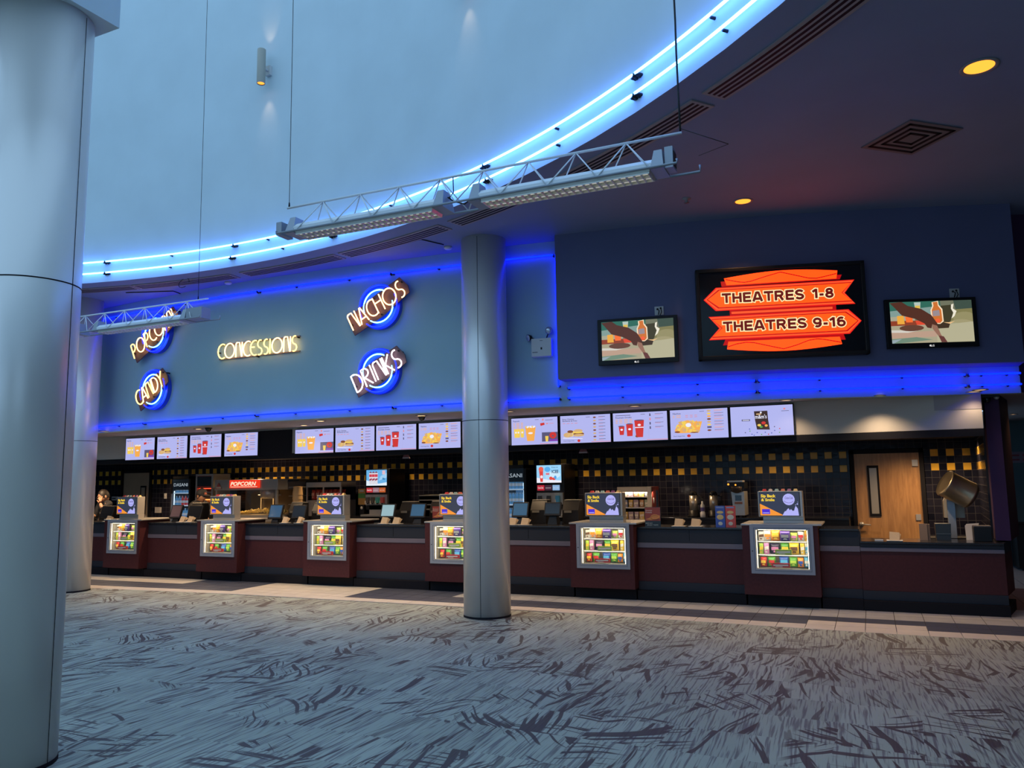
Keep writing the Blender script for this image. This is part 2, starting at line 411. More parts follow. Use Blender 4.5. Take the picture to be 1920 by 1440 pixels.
# ceiling ring and drum wall
b = MB(); n = 96; a0, a1 = R(-75), R(200)
for k in range(n):
    p, q = a0+(a1-a0)*k/n, a0+(a1-a0)*(k+1)/n
    def P_(a, r, z): return (DC.x+r*math.cos(a), DC.y+r*math.sin(a), z)
    b.add([P_(p, DR, ZC), P_(q, DR, ZC), P_(q, 24, ZC), P_(p, 24, ZC), P_(p, DR, ZC+.12), P_(q, DR, ZC+.12), P_(q, 24, ZC+.12), P_(p, 24, ZC+.12)],
          [(0, 1, 2, 3), (7, 6, 5, 4)], M_ceil, False)
struct(b, 'ceiling')
b = MB()
for k in range(n):
    p, q = a0+(a1-a0)*k/n, a0+(a1-a0)*(k+1)/n
    b.add([P_(p, DR, ZC), P_(q, DR, ZC), P_(q, DR, 10.6), P_(p, DR, 10.6)], [(0, 1, 2, 3)], M_drum, True)
    b.add([P_(p, DR+.2, ZC+.12), P_(q, DR+.2, ZC+.12), P_(q, DR+.2, 10.6), P_(p, DR+.2, 10.6)], [(3, 2, 1, 0)], M_drum, True)
struct(b, 'wall_drum')

def ribbon(b, f, x0, x1, z0, z1, m, th=.12, n=60):
    xs = [x0+(x1-x0)*i/n for i in range(n+1)]
    for i in range(n):
        a, c = xs[i], xs[i+1]; ya, yc = f(a), f(c)
        b.add([(a, ya, z0), (c, yc, z0), (c, yc, z1), (a, ya, z1), (a, ya+th, z0), (c, yc+th, z0), (c, yc+th, z1), (a, ya+th, z1)],
              [(0, 1, 2, 3), (7, 6, 5, 4), (0, 4, 5, 1), (3, 2, 6, 7)]+([(0, 3, 7, 4)] if i == 0 else [])+([(1, 5, 6, 2)] if i == n-1 else []), m, False)
b = MB(); ribbon(b, by, -17, 1.70, ZS-.02, ZC, M_bulk, .12, 110); struct(b, 'wall_bulkhead')
# deeper box that carries the screens
b = MB(); n = 40; x0, x1, z0 = -3.52, 1.70, 2.92; xs = [x0+(x1-x0)*i/n for i in range(n+1)]
for i in range(n):
    a, c = xs[i], xs[i+1]
    b.add([(a, ty(a), z0), (c, ty(c), z0), (c, ty(c), ZC), (a, ty(a), ZC), (a, by(a)+.02, z0), (c, by(c)+.02, z0)], [(0, 1, 2, 3), (0, 4, 5, 1)], M_tvw, False)
b.face([(x0, ty(x0), z0), (x0, ty(x0), ZC), (x0, by(x0)+.02, ZC), (x0, by(x0)+.02, z0)], M_tvw)
b.face([(x1, ty(x1), z0), (x1, ty(x1), ZC), (x1+.1, by(x1)+.3, ZC), (x1+.1, by(x1)+.3, z0)], M_tvw)
struct(b, 'wall_screens')
# soffit over the counter, curved front edge
b = MB(); n = 80; xs = [-17+(18.75)*i/n for i in range(n+1)]
for i in range(n):
    a, c = xs[i], xs[i+1]
    b.add([(a, by(a)+.1, ZS), (c, by(c)+.1, ZS), (c, 14, ZS), (a, 14, ZS), (a, by(a)+.1, ZS+.05), (c, by(c)+.1, ZS+.05), (c, 14, ZS+.05), (a, 14, ZS+.05)], [(0, 1, 2, 3), (7, 6, 5, 4)], M_soff)
b.box(1.75, 8, 10.9, 19, ZS, ZS+.05, M_soff)
struct(b, 'ceiling')
# sloping drop at the right end of the soffit
pr = onY(1752, 770, YM-.005); pl = onZ(1763, 747, ZS-.001)
b = MB(); b.prism([(pr.x, YM-.004, ZS), (pr.x, YM-.004, pr.z), (pr.x+.02, pl.y, ZS-.004), (pr.x+.02, pl.y, ZS)], (1.262-pr.x, 0, 0), M_soff); struct(b, 'trim_1')
# wall that carries the menu screens, black band under it, low ceiling behind
b = MB(); b.box(-17, 1.262, YM, YM+.1, 2.19, ZS, M_beige); struct(b, 'wall_menu')
b = MB(); b.box(-17, 1.262, YM-.012, YM+.1, 2.10, 2.185, M_black); struct(b, 'trim_2')
b = MB(); b.prism([(-17, YM+.101, 2.20), (1.25, YM+.101, 2.20), (1.33, 11.75, 2.20), (1.47, YB, 2.20), (-17, YB, 2.20)], (0, 0, .04), mat('dark ceiling panel', (.03, .028, .03), .7)); struct(b, 'ceiling')
zy = (onY(1090, 858, YB).z+onY(1360, 855, YB).z)/2-.108   # bottom of the upper amber row
DX0, DX1 = onY(1600, 850, YB).x, onY(1722, 850, YB).x
LX0, LX1 = onY(232, 889, YB).x, onY(282, 886, YB).x
b = MB()
for a, c in ((-17.5, LX0-.07), (LX1+.07, DX0-.07), (DX1+.07, 1.55)): b.box(a, c, 0, .1, -zy, 2.24-zy, M_tile)
for a, c in ((LX0-.07, LX1+.07), (DX0-.07, DX1+.07)): b.box(a, c, 0, .1, 2.07-zy, 2.24-zy, M_tile)
struct(b, 'wall_back', loc=(0, YB, zy))
b = MB(); b.box(-17.5, 1.6, YB+.12, YB+.2, 0, 2.7, M_black); struct(b, 'wall_back')  # unseen black sheet added behind the doors to stop light leaking in
Acol = onY(1856, 880, 11.2); Bcol = onY(1884, 880, 11.2); Ccol = onY(1900, 880, 12.3)
ln = math.hypot(1.47-Acol.x-.02, YB-11.75); an = math.atan2(11.75-YB, Acol.x+.02-1.47)
b = MB(); b.box(0, ln, 0, .1, -zy, 2.24-zy, M_tile); struct(b, 'wall_right', loc=(1.47, YB, zy), rz=an)
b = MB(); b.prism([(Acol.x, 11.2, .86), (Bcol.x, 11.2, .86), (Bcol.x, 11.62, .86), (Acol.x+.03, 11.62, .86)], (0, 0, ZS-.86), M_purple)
struct(b, 'wall_right'); b = MB(); b.prism([(Bcol.x+.001, 11.21, .86), (Ccol.x, 12.3, .86), (Ccol.x-.1, 12.32, .86), (Bcol.x-.06, 11.63, .86)], (0, 0, ZS-.86), M_purple_shade); struct(b, 'wall_right')  # darker copy of the purple puts the side face's shade into its colour
# corridor beyond the right end
M_teal = paint('teal wall paint', (.12, .22, .24)); 
b = MB(); b.box(1.5, 8, 17.0, 17.1, 0, ZS, M_teal); struct(b, 'wall_corridor')
b = MB(); b.prism([(1.70, 11.08, ZS), (8, 13.4, ZS), (8, 13.5, ZS), (1.70, 11.18, ZS)], (0, 0, ZC-ZS), M_purple); struct(b, 'wall_corridor')
b = MB(); b.box(8, 8.1, -6, 19, 0, ZC, M_purple); struct(b, 'wall_right')
b = MB(); b.box(-24.1, -24, -14, 16, 0, 6, M_beige); struct(b, 'wall_left')
b = MB(); b.box(-17.6, -17.5, 9.5, 14, 0, ZC, M_bulk); struct(b, 'wall_left')
# unseen rear wall halves; the gap between them shapes daylight for the column highlights
b = MB(); b.box(-24, -9.5, -14.1, -14, 0, 9, M_beige); struct(b, 'wall_rear')
b = MB(); b.box(1.5, 8.1, -14.1, -14, 0, 9, M_beige); struct(b, 'wall_rear')

# doors in the tiled wall
def door(n, x0, x1, zt, m, win, side, kn):
    f = MB(); w = .06
    for a, c in ((x0-w, x0), (x1, x1+w)): f.box(a, c, YB-.03, YB+.06, 0, zt+w, M_black)
    f.box(x0-w, x1+w, YB-.03, YB+.06, zt, zt+w, M_black); 
    d = MB(); d.box(x0, x1, YB+.01, YB+.05, 0, zt, m); o = struct(d, 'door_%d' % n)
    f.build('door_frame', o)
    g = MB(); wx0, wx1, wz0, wz1 = win
    g.box(wx0, wx1, YB-.008, YB+.009, wz0, wz1, M_black); e = g.build('window_frame', o)
    g = MB(); g.box(wx0+.03, wx1-.03, YB-.011, YB-.007, wz0+.04, wz1-.04, mat('wired door glass', (.30, .27, .22), .2)); g.build('pane', o)
    g = MB(); kx, kz = kn
    g.cyl((kx, YB+.01, kz), (kx, YB-.02, kz), .036, .036, M_steel); g.cyl((kx, YB-.02, kz), (kx, YB-.06, kz), .012, .012, M_steel)
    g.tube([(kx, YB-.06, kz), (kx+.05*side, YB-.062, kz), (kx+.13*side, YB-.055, kz-.008)], .011, M_steel); g.build('door_handle', o)
    return o
p1, p2 = onY(1625, 873, YB), onY(1648, 968, YB); k = onY(1616, 983, YB)
d1 = door(1, DX0, DX1, onY(1660, 850, YB).z, M_wood, (p1.x, p1.x+.165, p2.z, p1.z), 1, (k.x, k.z))
g = MB(); h1 = onY(1717, 968, YB); g.box(DX1-.10, DX1-.03, YB-.006, YB+.012, h1.z-.06, h1.z+.03, M_steel); g.build('strike_plate', d1)
h1 = onY(1710, 868, YB); g = MB(); g.box(DX1-.10, DX1-.02, YB-.02, YB+.012, h1.z-.05, h1.z+.05, M_steel); g.build('hinge', d1)
p1, p2 = onY(264, 911, YB), onY(273, 940, YB)
door(2, LX0, LX1, onY(255, 887, YB).z, mat('tan painted door', (.42, .30, .20), .5, noise=.05, nscale=4), (p1.x, p2.x, 1.02, p1.z), -1, (LX1-.1, .95))

# ================================================================ columns
def column(x, y, r, h, label, seams, sang=0):
    t = thing('column', label, 'column', (x, y, 0), 0, None)
    b = MB(); b.lathe([(r, .0), (r, h)], M_col, n=64); b.build('shaft', t)
    s = MB()
    for z in seams: s.lathe([(r-.002, z-.004), (r+.0012, z-.004), (r+.0012, z+.004), (r-.002, z+.004)], M_black, n=64, caps=False)
    for a in (sang, sang+PI):
        c, q = math.cos(a), math.sin(a); s.add([((r+.0012)*c-.003*q, (r+.0012)*q+.003*c, .02), ((r+.0012)*c+.003*q, (r+.0012)*q-.003*c, .02), ((r+.0012)*c+.003*q, (r+.0012)*q-.003*c, h-.02), ((r+.0012)*c-.003*q, (r+.0012)*q+.003*c, h-.02)], [(0, 1, 2, 3)], M_black)
    s.build('joint_line', t)
    k = MB(); k.lathe([(r+.004, 0), (r+.004, .02), (r, .025)], M_black, n=64, caps=False); k.build('base_ring', t)
    return t
cdir = onZ(914, 1160, 0).normalized(); cp = cdir*10.16
column(cp.x, cp.y, .293, ZC, 'satin grey metal column standing in front of the concession counter', [2.42], R(100))
q = onZ(131, 1112, 0); q = q*(q.length+.29)/q.length
column(q.x, q.y, .293, ZC, 'distant grey metal column at the left end of the counter', [2.42], R(-72))
e = onZ(107, 1440, 0); L_ = 5.9; az = math.atan2(e.x, e.y)-math.asin(.293/L_)
ncx, ncy = L_*math.sin(az), L_*math.cos(az)
column(ncx, ncy, .293, ZC, 'nearest grey metal column filling the left edge of the view', [2.95], math.atan2(-ncy, -ncx)+R(52))
b = MB(); c0 = onZ(224, 53, ZC); c1 = onZ(178, 70, ZC); dv = (c0-c1).normalized(); nv = Vector((-dv.y, dv.x, 0))
if nv.y > 0: nv = -nv
pts = [c0, c0-dv*.75, c0-dv*.75+nv*.75, c0+nv*.75]
b.prism([(p.x, p.y, ZC) for p in pts], (0, 0, 1.6), M_drum); 
tag(b.build('column_capital_box', None), 'square pale blue box capping the nearest column', 'box')
# ================================================================ neon tubes
def drumhit(px, py, r):
    d = ray(px, py); o = -Vector((DC.x, DC.y)); dd = Vector((d.x, d.y))
    a = dd.dot(dd); bb = 2*o.dot(dd); c = o.dot(o)-r*r; t = (-bb+math.sqrt(bb*bb-4*a*c))/(2*a)
    return math.atan2(d.y*t-DC.y, d.x*t-DC.x)
def drum_neon(pa, pb, z, label):
    a, c = drumhit(*pa, DR-.06), drumhit(*pb, DR-.06)
    n = max(6, int(abs(a-c)/R(1.2))); s = 1 if c > a else -1; a += s*.0018; c -= s*.0018
    P = [(DC.x+(DR-.06)*math.cos(a+(c-a)*i/n), DC.y+(DR-.06)*math.sin(a+(c-a)*i/n), z) for i in range(n+1)]
    t = thing('neon_tube', label, 'neon light', P[0], 0, 'neon tubes round the rim of the round opening')
    o = Vector(P[0]); b = MB(); b.tube([Vector(p)-o for p in P], .0125, NEON_DRUM, 8); b.build('glass_tube', t)
    k = MB(); m_ = max(2, n//5)
    for i in range(m_+1):
        q = a+(c-a)*(i/m_ if 0 < i < m_ else (.012 if i == 0 else .988)); u = Vector((math.cos(q), math.sin(q), 0)); p = DC+u*(DR-.045)+Vector((0, 0, z-.012)); k.cyl(p-o, p+u*.05-o, .012, .014, M_plast, 8)
    for q in (a, c):
        u = Vector((math.cos(q), math.sin(q), 0)); p = DC+u*(DR-.055)+Vector((0, 0, z)); k.tube([p-o+Vector((0, 0, .0)), p+u*.055-o+Vector((0, 0, -.015))], .018, M_plast, 8)
    build_each(k, 'standoff', t)
NZ = (4.93, 5.105)
for z, cuts in ((NZ[1], [(100, 505), (196, 497), (437, 463), (560, 436), (905, 305), (1188, 140), (1500, -95)]), (NZ[0], [(100, 525), (196, 515), (432, 487), (620, 443), (910, 333), (1187, 172), (1560, -100)])):
    names = ['half hidden at the far left', 'left of the tall wire', 'above the left ceiling vents', 'behind the hanging light truss', 'behind the truss above the central column', 'sweeping up to the top right']
    for i in range(len(cuts)-1):
        drum_neon(cuts[i], cuts[i+1], z, ('upper' if z > 5 else 'lower')+' bright blue neon tube '+names[i])
def curve_neon(f, pts, z0, z1, label, off=.05, mt=None, grp='deep blue neon tubes on the steel blue wall'):
    P = [Vector((x, f(x)-off, z0+(z1-z0)*i/(len(pts)-1))) for i, x in enumerate(pts)]
    t = thing('neon_tube', label, 'neon light', P[0], 0, grp); o = P[0]
    b = MB(); b.tube([p-o for p in P], .011, mt or NEON_BLUE, 8); b.build('glass_tube', t)
    k = MB()
    for i in (0, len(P)//3, 2*len(P)//3, len(P)-1): k.cyl(P[i]-o, P[i]-o+Vector((0, off-.004, -.01)), .013, .015, M_plast, 8)
    build_each(k, 'standoff', t)
def xs_(a, c): n = max(4, int(abs(c-a)/.22)); return [a+(c-a)*i/n for i in range(n+1)]
zt, zb = 4.60, 2.70
X = lambda px, py, f=by: onCurve(px, py, f).x
cut = [-13.4, X(487, 537), X(737, 506), -3.60]
for i, nm in enumerate(('over the left food signs', 'over the middle of the sign wall', 'passing behind the central column')): curve_neon(by, xs_(cut[i]+.02, cut[i+1]-.02), zt, zt, 'deep blue neon tube along the ceiling '+nm)
cut = [-13.4, X(273, 790), X(483, 776), X(740, 762), -3.56]
for i, nm in enumerate(('at its far left end', 'over the first menu screens', 'below the word concessions', 'passing behind the central column')): curve_neon(by, xs_(cut[i]+.02, cut[i+1]-.02), zb, zb, 'deep blue neon tube along the soffit edge '+nm)
cut = [-3.48, X(1420, 715), X(1812, 700), 1.72]
for zz, r_ in ((2.83, 'upper'), (2.70, 'lower')):
    for i, nm in enumerate(('on the fascia left of the theatre sign', 'on the fascia below the theatre sign', 'at the right corner of the fascia')): curve_neon(by, xs_(cut[i]+.02, cut[i+1]-.02), zz, zz, r_+' deep blue neon tube '+nm, .06)
t = thing('neon_tube', 'vertical deep blue neon tube beside the emergency light', 'neon light', (-3.585, by(-3.585)-.05, 2.85), 0, 'deep blue neon tubes on the steel blue wall')
b = MB(); b.tube([(0, 0, 0), (0, 0, zt-2.85)], .011, NEON_BLUE, 8); b.build('glass_tube', t)
k = MB(); [k.cyl((0, 0, z), (0, .045, z), .013, .015, M_plast, 8) for z in (.01, .6, 1.2, zt-2.87)]; build_each(k, 'standoff', t)
# corridor neon band at the right edge
t = thing('neon_tube', 'pale blue neon tube in the corridor at the right edge', 'neon light', onY(1906, 768, 16.4)); b = MB(); b.tube([(-.0, 0, 0), (2.5, -.4, 0)], .015, NEON_ARC, 8); b.build('glass_tube', t)
k = MB(); k.prism([(-.05, .06, .12), (2.6, -.36, .12), (2.6, -.36, -.10), (-.2, .08, -.10)], (0, .05, 0), M_drum); k.build('backing_board', t)

# ================================================================ neon words
def arc(cx, cy, rx, ry, a0, a1, n=16): return [(cx+rx*math.cos(R(a0+(a1-a0)*i/n)), cy+ry*math.sin(R(a0+(a1-a0)*i/n))) for i in range(n+1)]
GL = {
 'N': (.62, [[(0, 0), (0, .86)]+arc(.14, .86, .14, .14, 180, 90, 6)+[(.34, 1), (.56, 0)], [(.60, .0), (.60, 1)]]),
 'A': (.62, [[(0, 0), (.27, .97), (.33, .97), (.60, 0)], [(.10, .28), (.50, .28)]]),
 'C': (.58, [arc(.46, .5, .44, .5, 62, 298, 22)]),
 'H': (.55, [[(0, 0), (0, 1)], [(.52, 0), (.52, 1)], [(0, .62), (.52, .62)]]),
 'O': (1.0, [arc(.48, .5, .47, .5, 0, 360, 32)]),
 'S': (.48, [arc(.28, .74, .23, .26, 70, 270, 14)+arc(.20, .24, .25, .24, 90, -110, 14)]),
 'D': (.62, [[(0, 0), (0, 1), (.12, 1)]+arc(.12, .5, .46, .5, 88, -88, 18)+[(0, 0)]]),
 'R': (.52, [[(0, 0), (0, 1), (.14, 1)]+arc(.16, .76, .26, .24, 88, -88, 12)+[(.06, .52), (.46, 0)]]),
 'I': (.12, [[(.04, 0), (.04, 1)]]),
 'K': (.48, [[(0, 0), (0, 1)], [(.42, 1), (.04, .52), (.44, 0)]]),
 'P': (.50, [[(0, 0), (0, 1), (.14, 1)]+arc(.16, .72, .26, .28, 88, -88, 12)+[(.02, .44)]]),
 'Y': (.52, [[(0, 1), (.22, .55), (.20, 0)], [(.50, 1), (.22, .55)]]),
 'E': (.56, [arc(.44, .5, .42, .5, 70, 290, 20), [(.04, .56), (.40, .56)]]),
}
def neon_word(word, cx_px, cy_px, width, height, ang, mts, label, disc=None, dpx=None, back=M_brown):
    p = onCurve(cx_px, cy_px, by); a = bang(p.x)
    t = thing('neon_sign', label, 'neon sign', (p.x, p.y, p.z), a, 'neon word signs on the steel blue wall')
    ws = [GL[c][0] for c in word]; gap = .10; tot = sum(ws)+gap*(len(ws)-1); sx = width/tot; ca, sa = math.cos(ang), math.sin(ang)
    def tr(u, v, y): u -= width/2; v -= height/2; return (u*ca-v*sa, y, u*sa+v*ca)
    yl = -.17
    if disc:
        pd = onP(dpx[0], dpx[1], p, a)-p; ox, oz = pd.x*math.cos(a)+pd.y*math.sin(a), pd.z
        b = MB(); b.prism([(ox+disc*math.cos(R(i*7.5)), 0, oz+disc*math.sin(R(i*7.5))) for i in range(48)], (0, -.075, 0), M_bluedisc); b.build('backing_disc', t)
        b = MB()
        for r_, m_, s0, s1 in ((disc*.72, NEON_ARC, 62, 200), (disc*.72, NEON_ARC, 238, 375), (disc*.93, NEON_BLUE, 52, 210), (disc*.93, NEON_BLUE, 232, 390)):
            b.tube([(ox+x, -.115, oz+z) for x, z in arc(0, 0, r_, r_, s0, s1, 28)], .0105, m_, 8)
        b.build('ring_tube', t)
    m = .04; b = MB()
    pl = [(-m, -m), (width+m, -m), (width+m, height+m), (-m, height+m)] if not disc else [(-m, -m*1.4), (width*.5, -m*1.2), (width+m, height*.12), (width+m*1.5, height*.55), (width, height+m*1.5), (width*.5, height+m), (-m, height*.95)]
    if not disc:
        for v_ in (.0, height): b.prism([tr(-.02, v_-.008, 0), tr(width+.02, v_-.008, 0), tr(width+.02, v_+.008, 0), tr(-.02, v_+.008, 0)], (0, -.02, 0), back)
        b.build('mounting_rail', t)
    elif back: b.prism([tr(u, v, -.10 if disc else -.012) for u, v in pl], (0, -.02, 0) if disc else (0, -.012, 0), back); b.build('backing_panel', t)
    x = 0
    for i, c in enumerate(word):
        b = MB()
        for st in GL[c][1]: b.tube([tr((x+u)*sx, v*height, yl if disc else -.06) for u, v in st], .0095, mts[i % len(mts)], 7)
        b.build('letter_tube', t); x += ws[i]+gap
    b = MB()
    for u, v in ((0, .1), (width*.5, -.02), (width, height*.9), (width*.5, height)): q = tr(u, v, 0); b.cyl((q[0], -.004, q[2]), (q[0], yl+.03 if disc else -.05, q[2]), .012, .012, M_plast, 8)
    build_each(b, 'standoff', t); return t
W1, Y1 = NEON_WARM, NEON_YEL
neon_word('NACHOS', 717, 577, .95, .245, R(27), [W1], 'amber neon word nachos across a blue ring disc', .325, (717, 577))
neon_word('DRINKS', 718, 698, .80, .255, R(25), [NEON_WHITE], 'white neon word drinks across a blue ring disc', .325, (716, 697))
neon_word('POPCORN', 303, 629, 1.12, .25, R(27), [Y1, W1, Y1, W1, W1, W1, W1], 'amber neon word popcorn, partly behind the far truss', .335, (301, 626))
neon_word('CANDY', 297, 731, .72, .25, R(27), [Y1, W1], 'amber neon word candy across a blue ring disc', .335, (297, 731))
neon_word('CONCESSIONS', 486, 653, 1.56, .225, R(0), [Y1, W1, W1, W1, Y1, Y1, Y1, Y1, W1, W1, Y1], 'long amber neon word concessions in the middle of the wall', back=mat('rail brown', (.16, .12, .11), .6))

# ================================================================ hanging light trusses
M_refl = mat('polished reflector', (.62, .62, .56), .4, .4); M_lou = mat('bright louvre', (.75, .75, .68), .3, .4); M_wt = mat('silver white paint', (.78, .80, .82), .4)
def light_fixture(parent_t, x0, x1):
    f = MB(); W = .095
    prof = [(-W, 0), (-W, .045), (-.05, .085), (.05, .085), (W, .045), (W, 0)]
    f.prism([(x0+.06, y, z) for y, z in prof[::-1]], (x1-x0-.12, 0, 0), M_wt)
    h = f.build('fixture_housing', parent_t)
    for xa, xb in ((x0-.03, x0+.07), (x1-.07, x1+.03)): e = MB(); e.taper((xa, xb, -.11, .11), (xa+.02, xb-.02, -.055, .055), -.01, .15, M_alu); e.build('end_cap', h)
    l = MB(); n = 24
    l.box(x0+.08, x1-.08, -W+.006, -W+.010, -.03, 0, M_lou); l.box(x0+.08, x1-.08, W-.010, W-.006, -.03, 0, M_lou); l.box(x0+.08, x1-.08, -.004, .004, -.03, -.005, M_lou)
    l.box(x0+.08, x1-.08, -W+.01, W-.01, -.004, 0, M_refl)
    for i in range(n+1):
        xx = x0+.09+(x1-x0-.18)*i/n
        l.prism([(xx-.003, -W+.01, -.032), (xx+.003, -W+.01, -.032), (xx+.016, -W+.01, -.005), (xx-.016, -W+.01, -.005)], (0, 2*W-.02, 0), M_lou)
    l.build('louvre', h)
    tb = MB()
    for yy in (-.045, .045): tb.cyl((x0+.1, yy, -.014), (x1-.1, yy, -.014), .008, .008, mat('lit fluorescent tube', (.8, .8, .8), .4, e=(1, .93, .78), s=.35), 8)
    tb.build('lamp_tube', h)
def truss(label, x0, x1, y, fixtures, cap_end=True):
    z = 3.9; t = thing('light_truss', label, 'light truss', (0, y, z), 0, 'light trusses hung under the round opening')
    ch = MB(); ch.cyl((x0, 0, .27), (x1, 0, .27), .011, .011, M_wt, 8)
    ch.tube([(x0-.02, -.12, .02), (x0-.02, -.12, 0), (x1-.02, -.12, 0), (x1-.02, -.12, .03)], .010, M_alu, 8); ch.tube([(x0+.12, .12, .02), (x0+.12, .12, 0), (x1+.10, .12, 0), (x1+.10, .12, .05)], .010, M_alu, 8)
    ch.build('chord', t)
    lt = MB(); step = .40; n = int((x1-x0-.2)/step)
    for i in range(n):
        a = x0+.2+i*step
        for s in (-.12, .12):
            lt.cyl((a, s, 0), (a+step/2, 0, .27), .0055, .0055, M_wt, 6); lt.cyl((a+step/2, 0, .27), (a+step, s, 0), .0055, .0055, M_wt, 6)
    lt.build('lattice', t)
    for a, c in fixtures: light_fixture(t, a, c)
    return t
t1 = truss('nearer silver light truss with two louvred fixtures', -4.72, -1.10, 5.60, [(-4.63, -3.07), (-2.78, -1.25)])
b = MB(); b.box(-4.76, -4.70, -.10, .06, -.01, .11, M_alu); b.build('ballast_box', t1)
b = MB(); b.box(-1.22, -1.16, -.06, .06, 0, .16, M_alu); b.box(-1.165, -1.155, -.04, .04, .02, .13, M_plast); b.cyl((-1.19, 0, .16), (-1.19, 0, .185), .01, .01, M_plast); b.build('connector_box', t1)
b = MB(); b.tube([(-3.05, 0, .10), (-3.0, .02, .06), (-2.9, .01, .02), (-2.82, 0, .06)], .006, M_rubber, 6); b.tube([(-3.0, 0, .27), (-2.98, -.03, .12), (-3.03, -.02, .08)], .005, M_rubber, 6); b.build('cable', t1)
t2 = truss('far light truss at the left, overlapping the popcorn sign', -12.0, -8.02, 7.95, [(-11.9, -10.45), (-10.10, -8.36)])
b = MB(); b.box(-8.33, -8.05, -.08, .08, 0, .15, M_alu); b.build('connector_box', t2)
for nm, (p0, p1, r_) in {'thin wire holding the left end of the nearer truss': ((-4.70, 5.6, 4.17), (-4.70, 5.6, 9.6), .0028), 'thin wire holding the far truss at the left': ((-8.20, 7.95, 4.17), (-8.22, 7.95, 10.0), .003)}.items():
    b = MB(); b.cyl(p0, p1, r_, r_, M_black, 6); b.cyl(p0, (p0[0], p0[1], p0[2]+.05), .009, .006, M_black, 8); tag(b.build('suspension_wire'), nm, 'wire', 'wires holding the light trusses')
b = MB(); p = Vector((-1.11, 5.6, 4.185)); up = [onY(1272, 180, 5.6), onY(1268, 100, 5.6), onY(1266, 40, 5.6), onY(1262, -40, 5.6), onY(1258, -200, 5.6)]
b.tube([p]+up, .0075, M_rubber, 8); b.tube([p+Vector((0, 0, .02)), onY(1366, 270, 5.66)], .003, M_rubber, 6); b.tube([onY(1366, 270, 5.66), onY(1310, 292, 5.66)], .002, M_rubber, 6)
tag(b.build('power_cable'), 'thick black cable holding the right end of the nearer truss', 'cable')

# ================================================================ sconces on the drum wall
def sconce(px, py, label):
    r_ = DR-.17; a = drumhit(px, py, r_); d = ray(px, py); k_ = (DC.x+r_*math.cos(a))/d.x; z = EYE+d.z*k_
    t = thing('wall_sconce', label, 'wall light', (DC.x+r_*math.cos(a), DC.y+r_*math.sin(a), z), a-PI/2, 'up and down lights on the round wall')
    b = MB(); prof = [(.050, -.255), (.058, -.26), (.06, -.255), (.06, .255), (.058, .26), (.050, .255)]
    b.lathe(prof, mat('putty enamel', (.42, .39, .33), .45), n=28, caps=False); b.build('cylinder_shade', t)
    b = MB(); b.lathe([(.001, -.23), (.052, -.245)], LAMP_AMB, n=24, caps=False); b.lathe([(.001, .235), (.05, .235)], LAMP_AMB, n=24, caps=False); b.build('lamp', t)
    b = MB(); b.box(-.045, .045, .12, .165, -.07, .07, M_white); b.box(-.02, .02, .05, .13, -.015, .015, M_white); b.build('wall_bracket', t)
    out = Vector((math.cos(a), math.sin(a), 0))
    for s in (-1, 1):
        l = spot('sconce_lamp', (0, .0, .262*s), (0, .16, .72*s), (1, .66, .38), 3.2, 48, 1, .02); l.parent = t
sconce(490, 125, 'beige cylinder wall light glowing up and down the blue wall')
sconce(858, -62, 'upper cylinder wall light, only its glow shows at the top')

# ================================================================ ceiling fittings
def slot_vent(pa, pb, label):
    a, c = onZ(*pa, ZC), onZ(*pb, ZC); a, c = math.atan2(a.y-DC.y, a.x-DC.x), math.atan2(c.y-DC.y, c.x-DC.x)
    r0, r1 = DR+.27, DR+.52; n = max(6, int(abs(a-c)/R(1.5))); am = (a+c)/2
    o = Vector((DC.x+r0*math.cos(am), DC.y+r0*math.sin(am), ZC))
    t = thing('ceiling_vent', label, 'air vent', o, 0, 'slot air vents in the ceiling ring')
    def sec(b, ra, rb, z, m, a=a, c=c, th=.012):
        for i in range(n):
            p, q = a+(c-a)*i/n, a+(c-a)*(i+1)/n; vs = []
            for zz in (z, z-th):
                for rr, an_ in ((ra, p), (ra, q), (rb, q), (rb, p)): vs.append(Vector((DC.x+rr*math.cos(an_), DC.y+rr*math.sin(an_), zz))-o)
            b.add(vs, [(0, 1, 2, 3), (4, 5, 6, 7), (0, 1, 5, 4), (2, 3, 7, 6), (0, 3, 7, 4), (1, 2, 6, 5)], m)
    b = MB(); sec(b, r0, r1, ZC-.001, M_soff); b.build('frame', t)
    b = MB(); s = .03/DR*(1 if c > a else -1)
    for i in range(4): sec(b, r0+.035+i*.052, r0+.035+i*.052+.025, ZC-.0125, M_black, a+s, c-s, .003)
    b.build('slot', t)
V = [((120, 549), (247, 536), 'behind the nearest column'), ((252, 536), (435, 515), 'beside the cable loop'), ((448, 510), (630, 478), 'third from the left'), ((637, 475), (828, 423), 'below the left end of the truss'), ((838, 414), (1305, 188), 'long one crossing behind the truss'), ((1310, 172), (1640, -30), 'at the top right')]
for pa, pb, nm in V: slot_vent(pa, pb, 'slotted air vent in the curved ceiling ring, '+nm)
def downlight(x, y, z, r_, label, lampm, power=0, c=(1, .55, .25), ang=95, grp=None, cat='downlight'):
    t = thing('downlight', label, cat, (x, y, z), 0, grp)
    b = MB(); b.lathe([(r_*.86, -.001), (r_*1.12, -.001), (r_*1.12, -.008), (r_*.95, -.010), (r_*.86, -.004)], M_soff, n=28, caps=False); b.build('trim_ring', t)
    b = MB(); b.lathe([(.001, -.0035), (r_*.9, -.0035)], lampm, n=28, caps=False); b.build('lamp', t)
    if power:
        l = spot('lamp_light', (0, 0, -.03), (0, 0, -2), c, power, ang, .8, r_*.6); l.parent = t
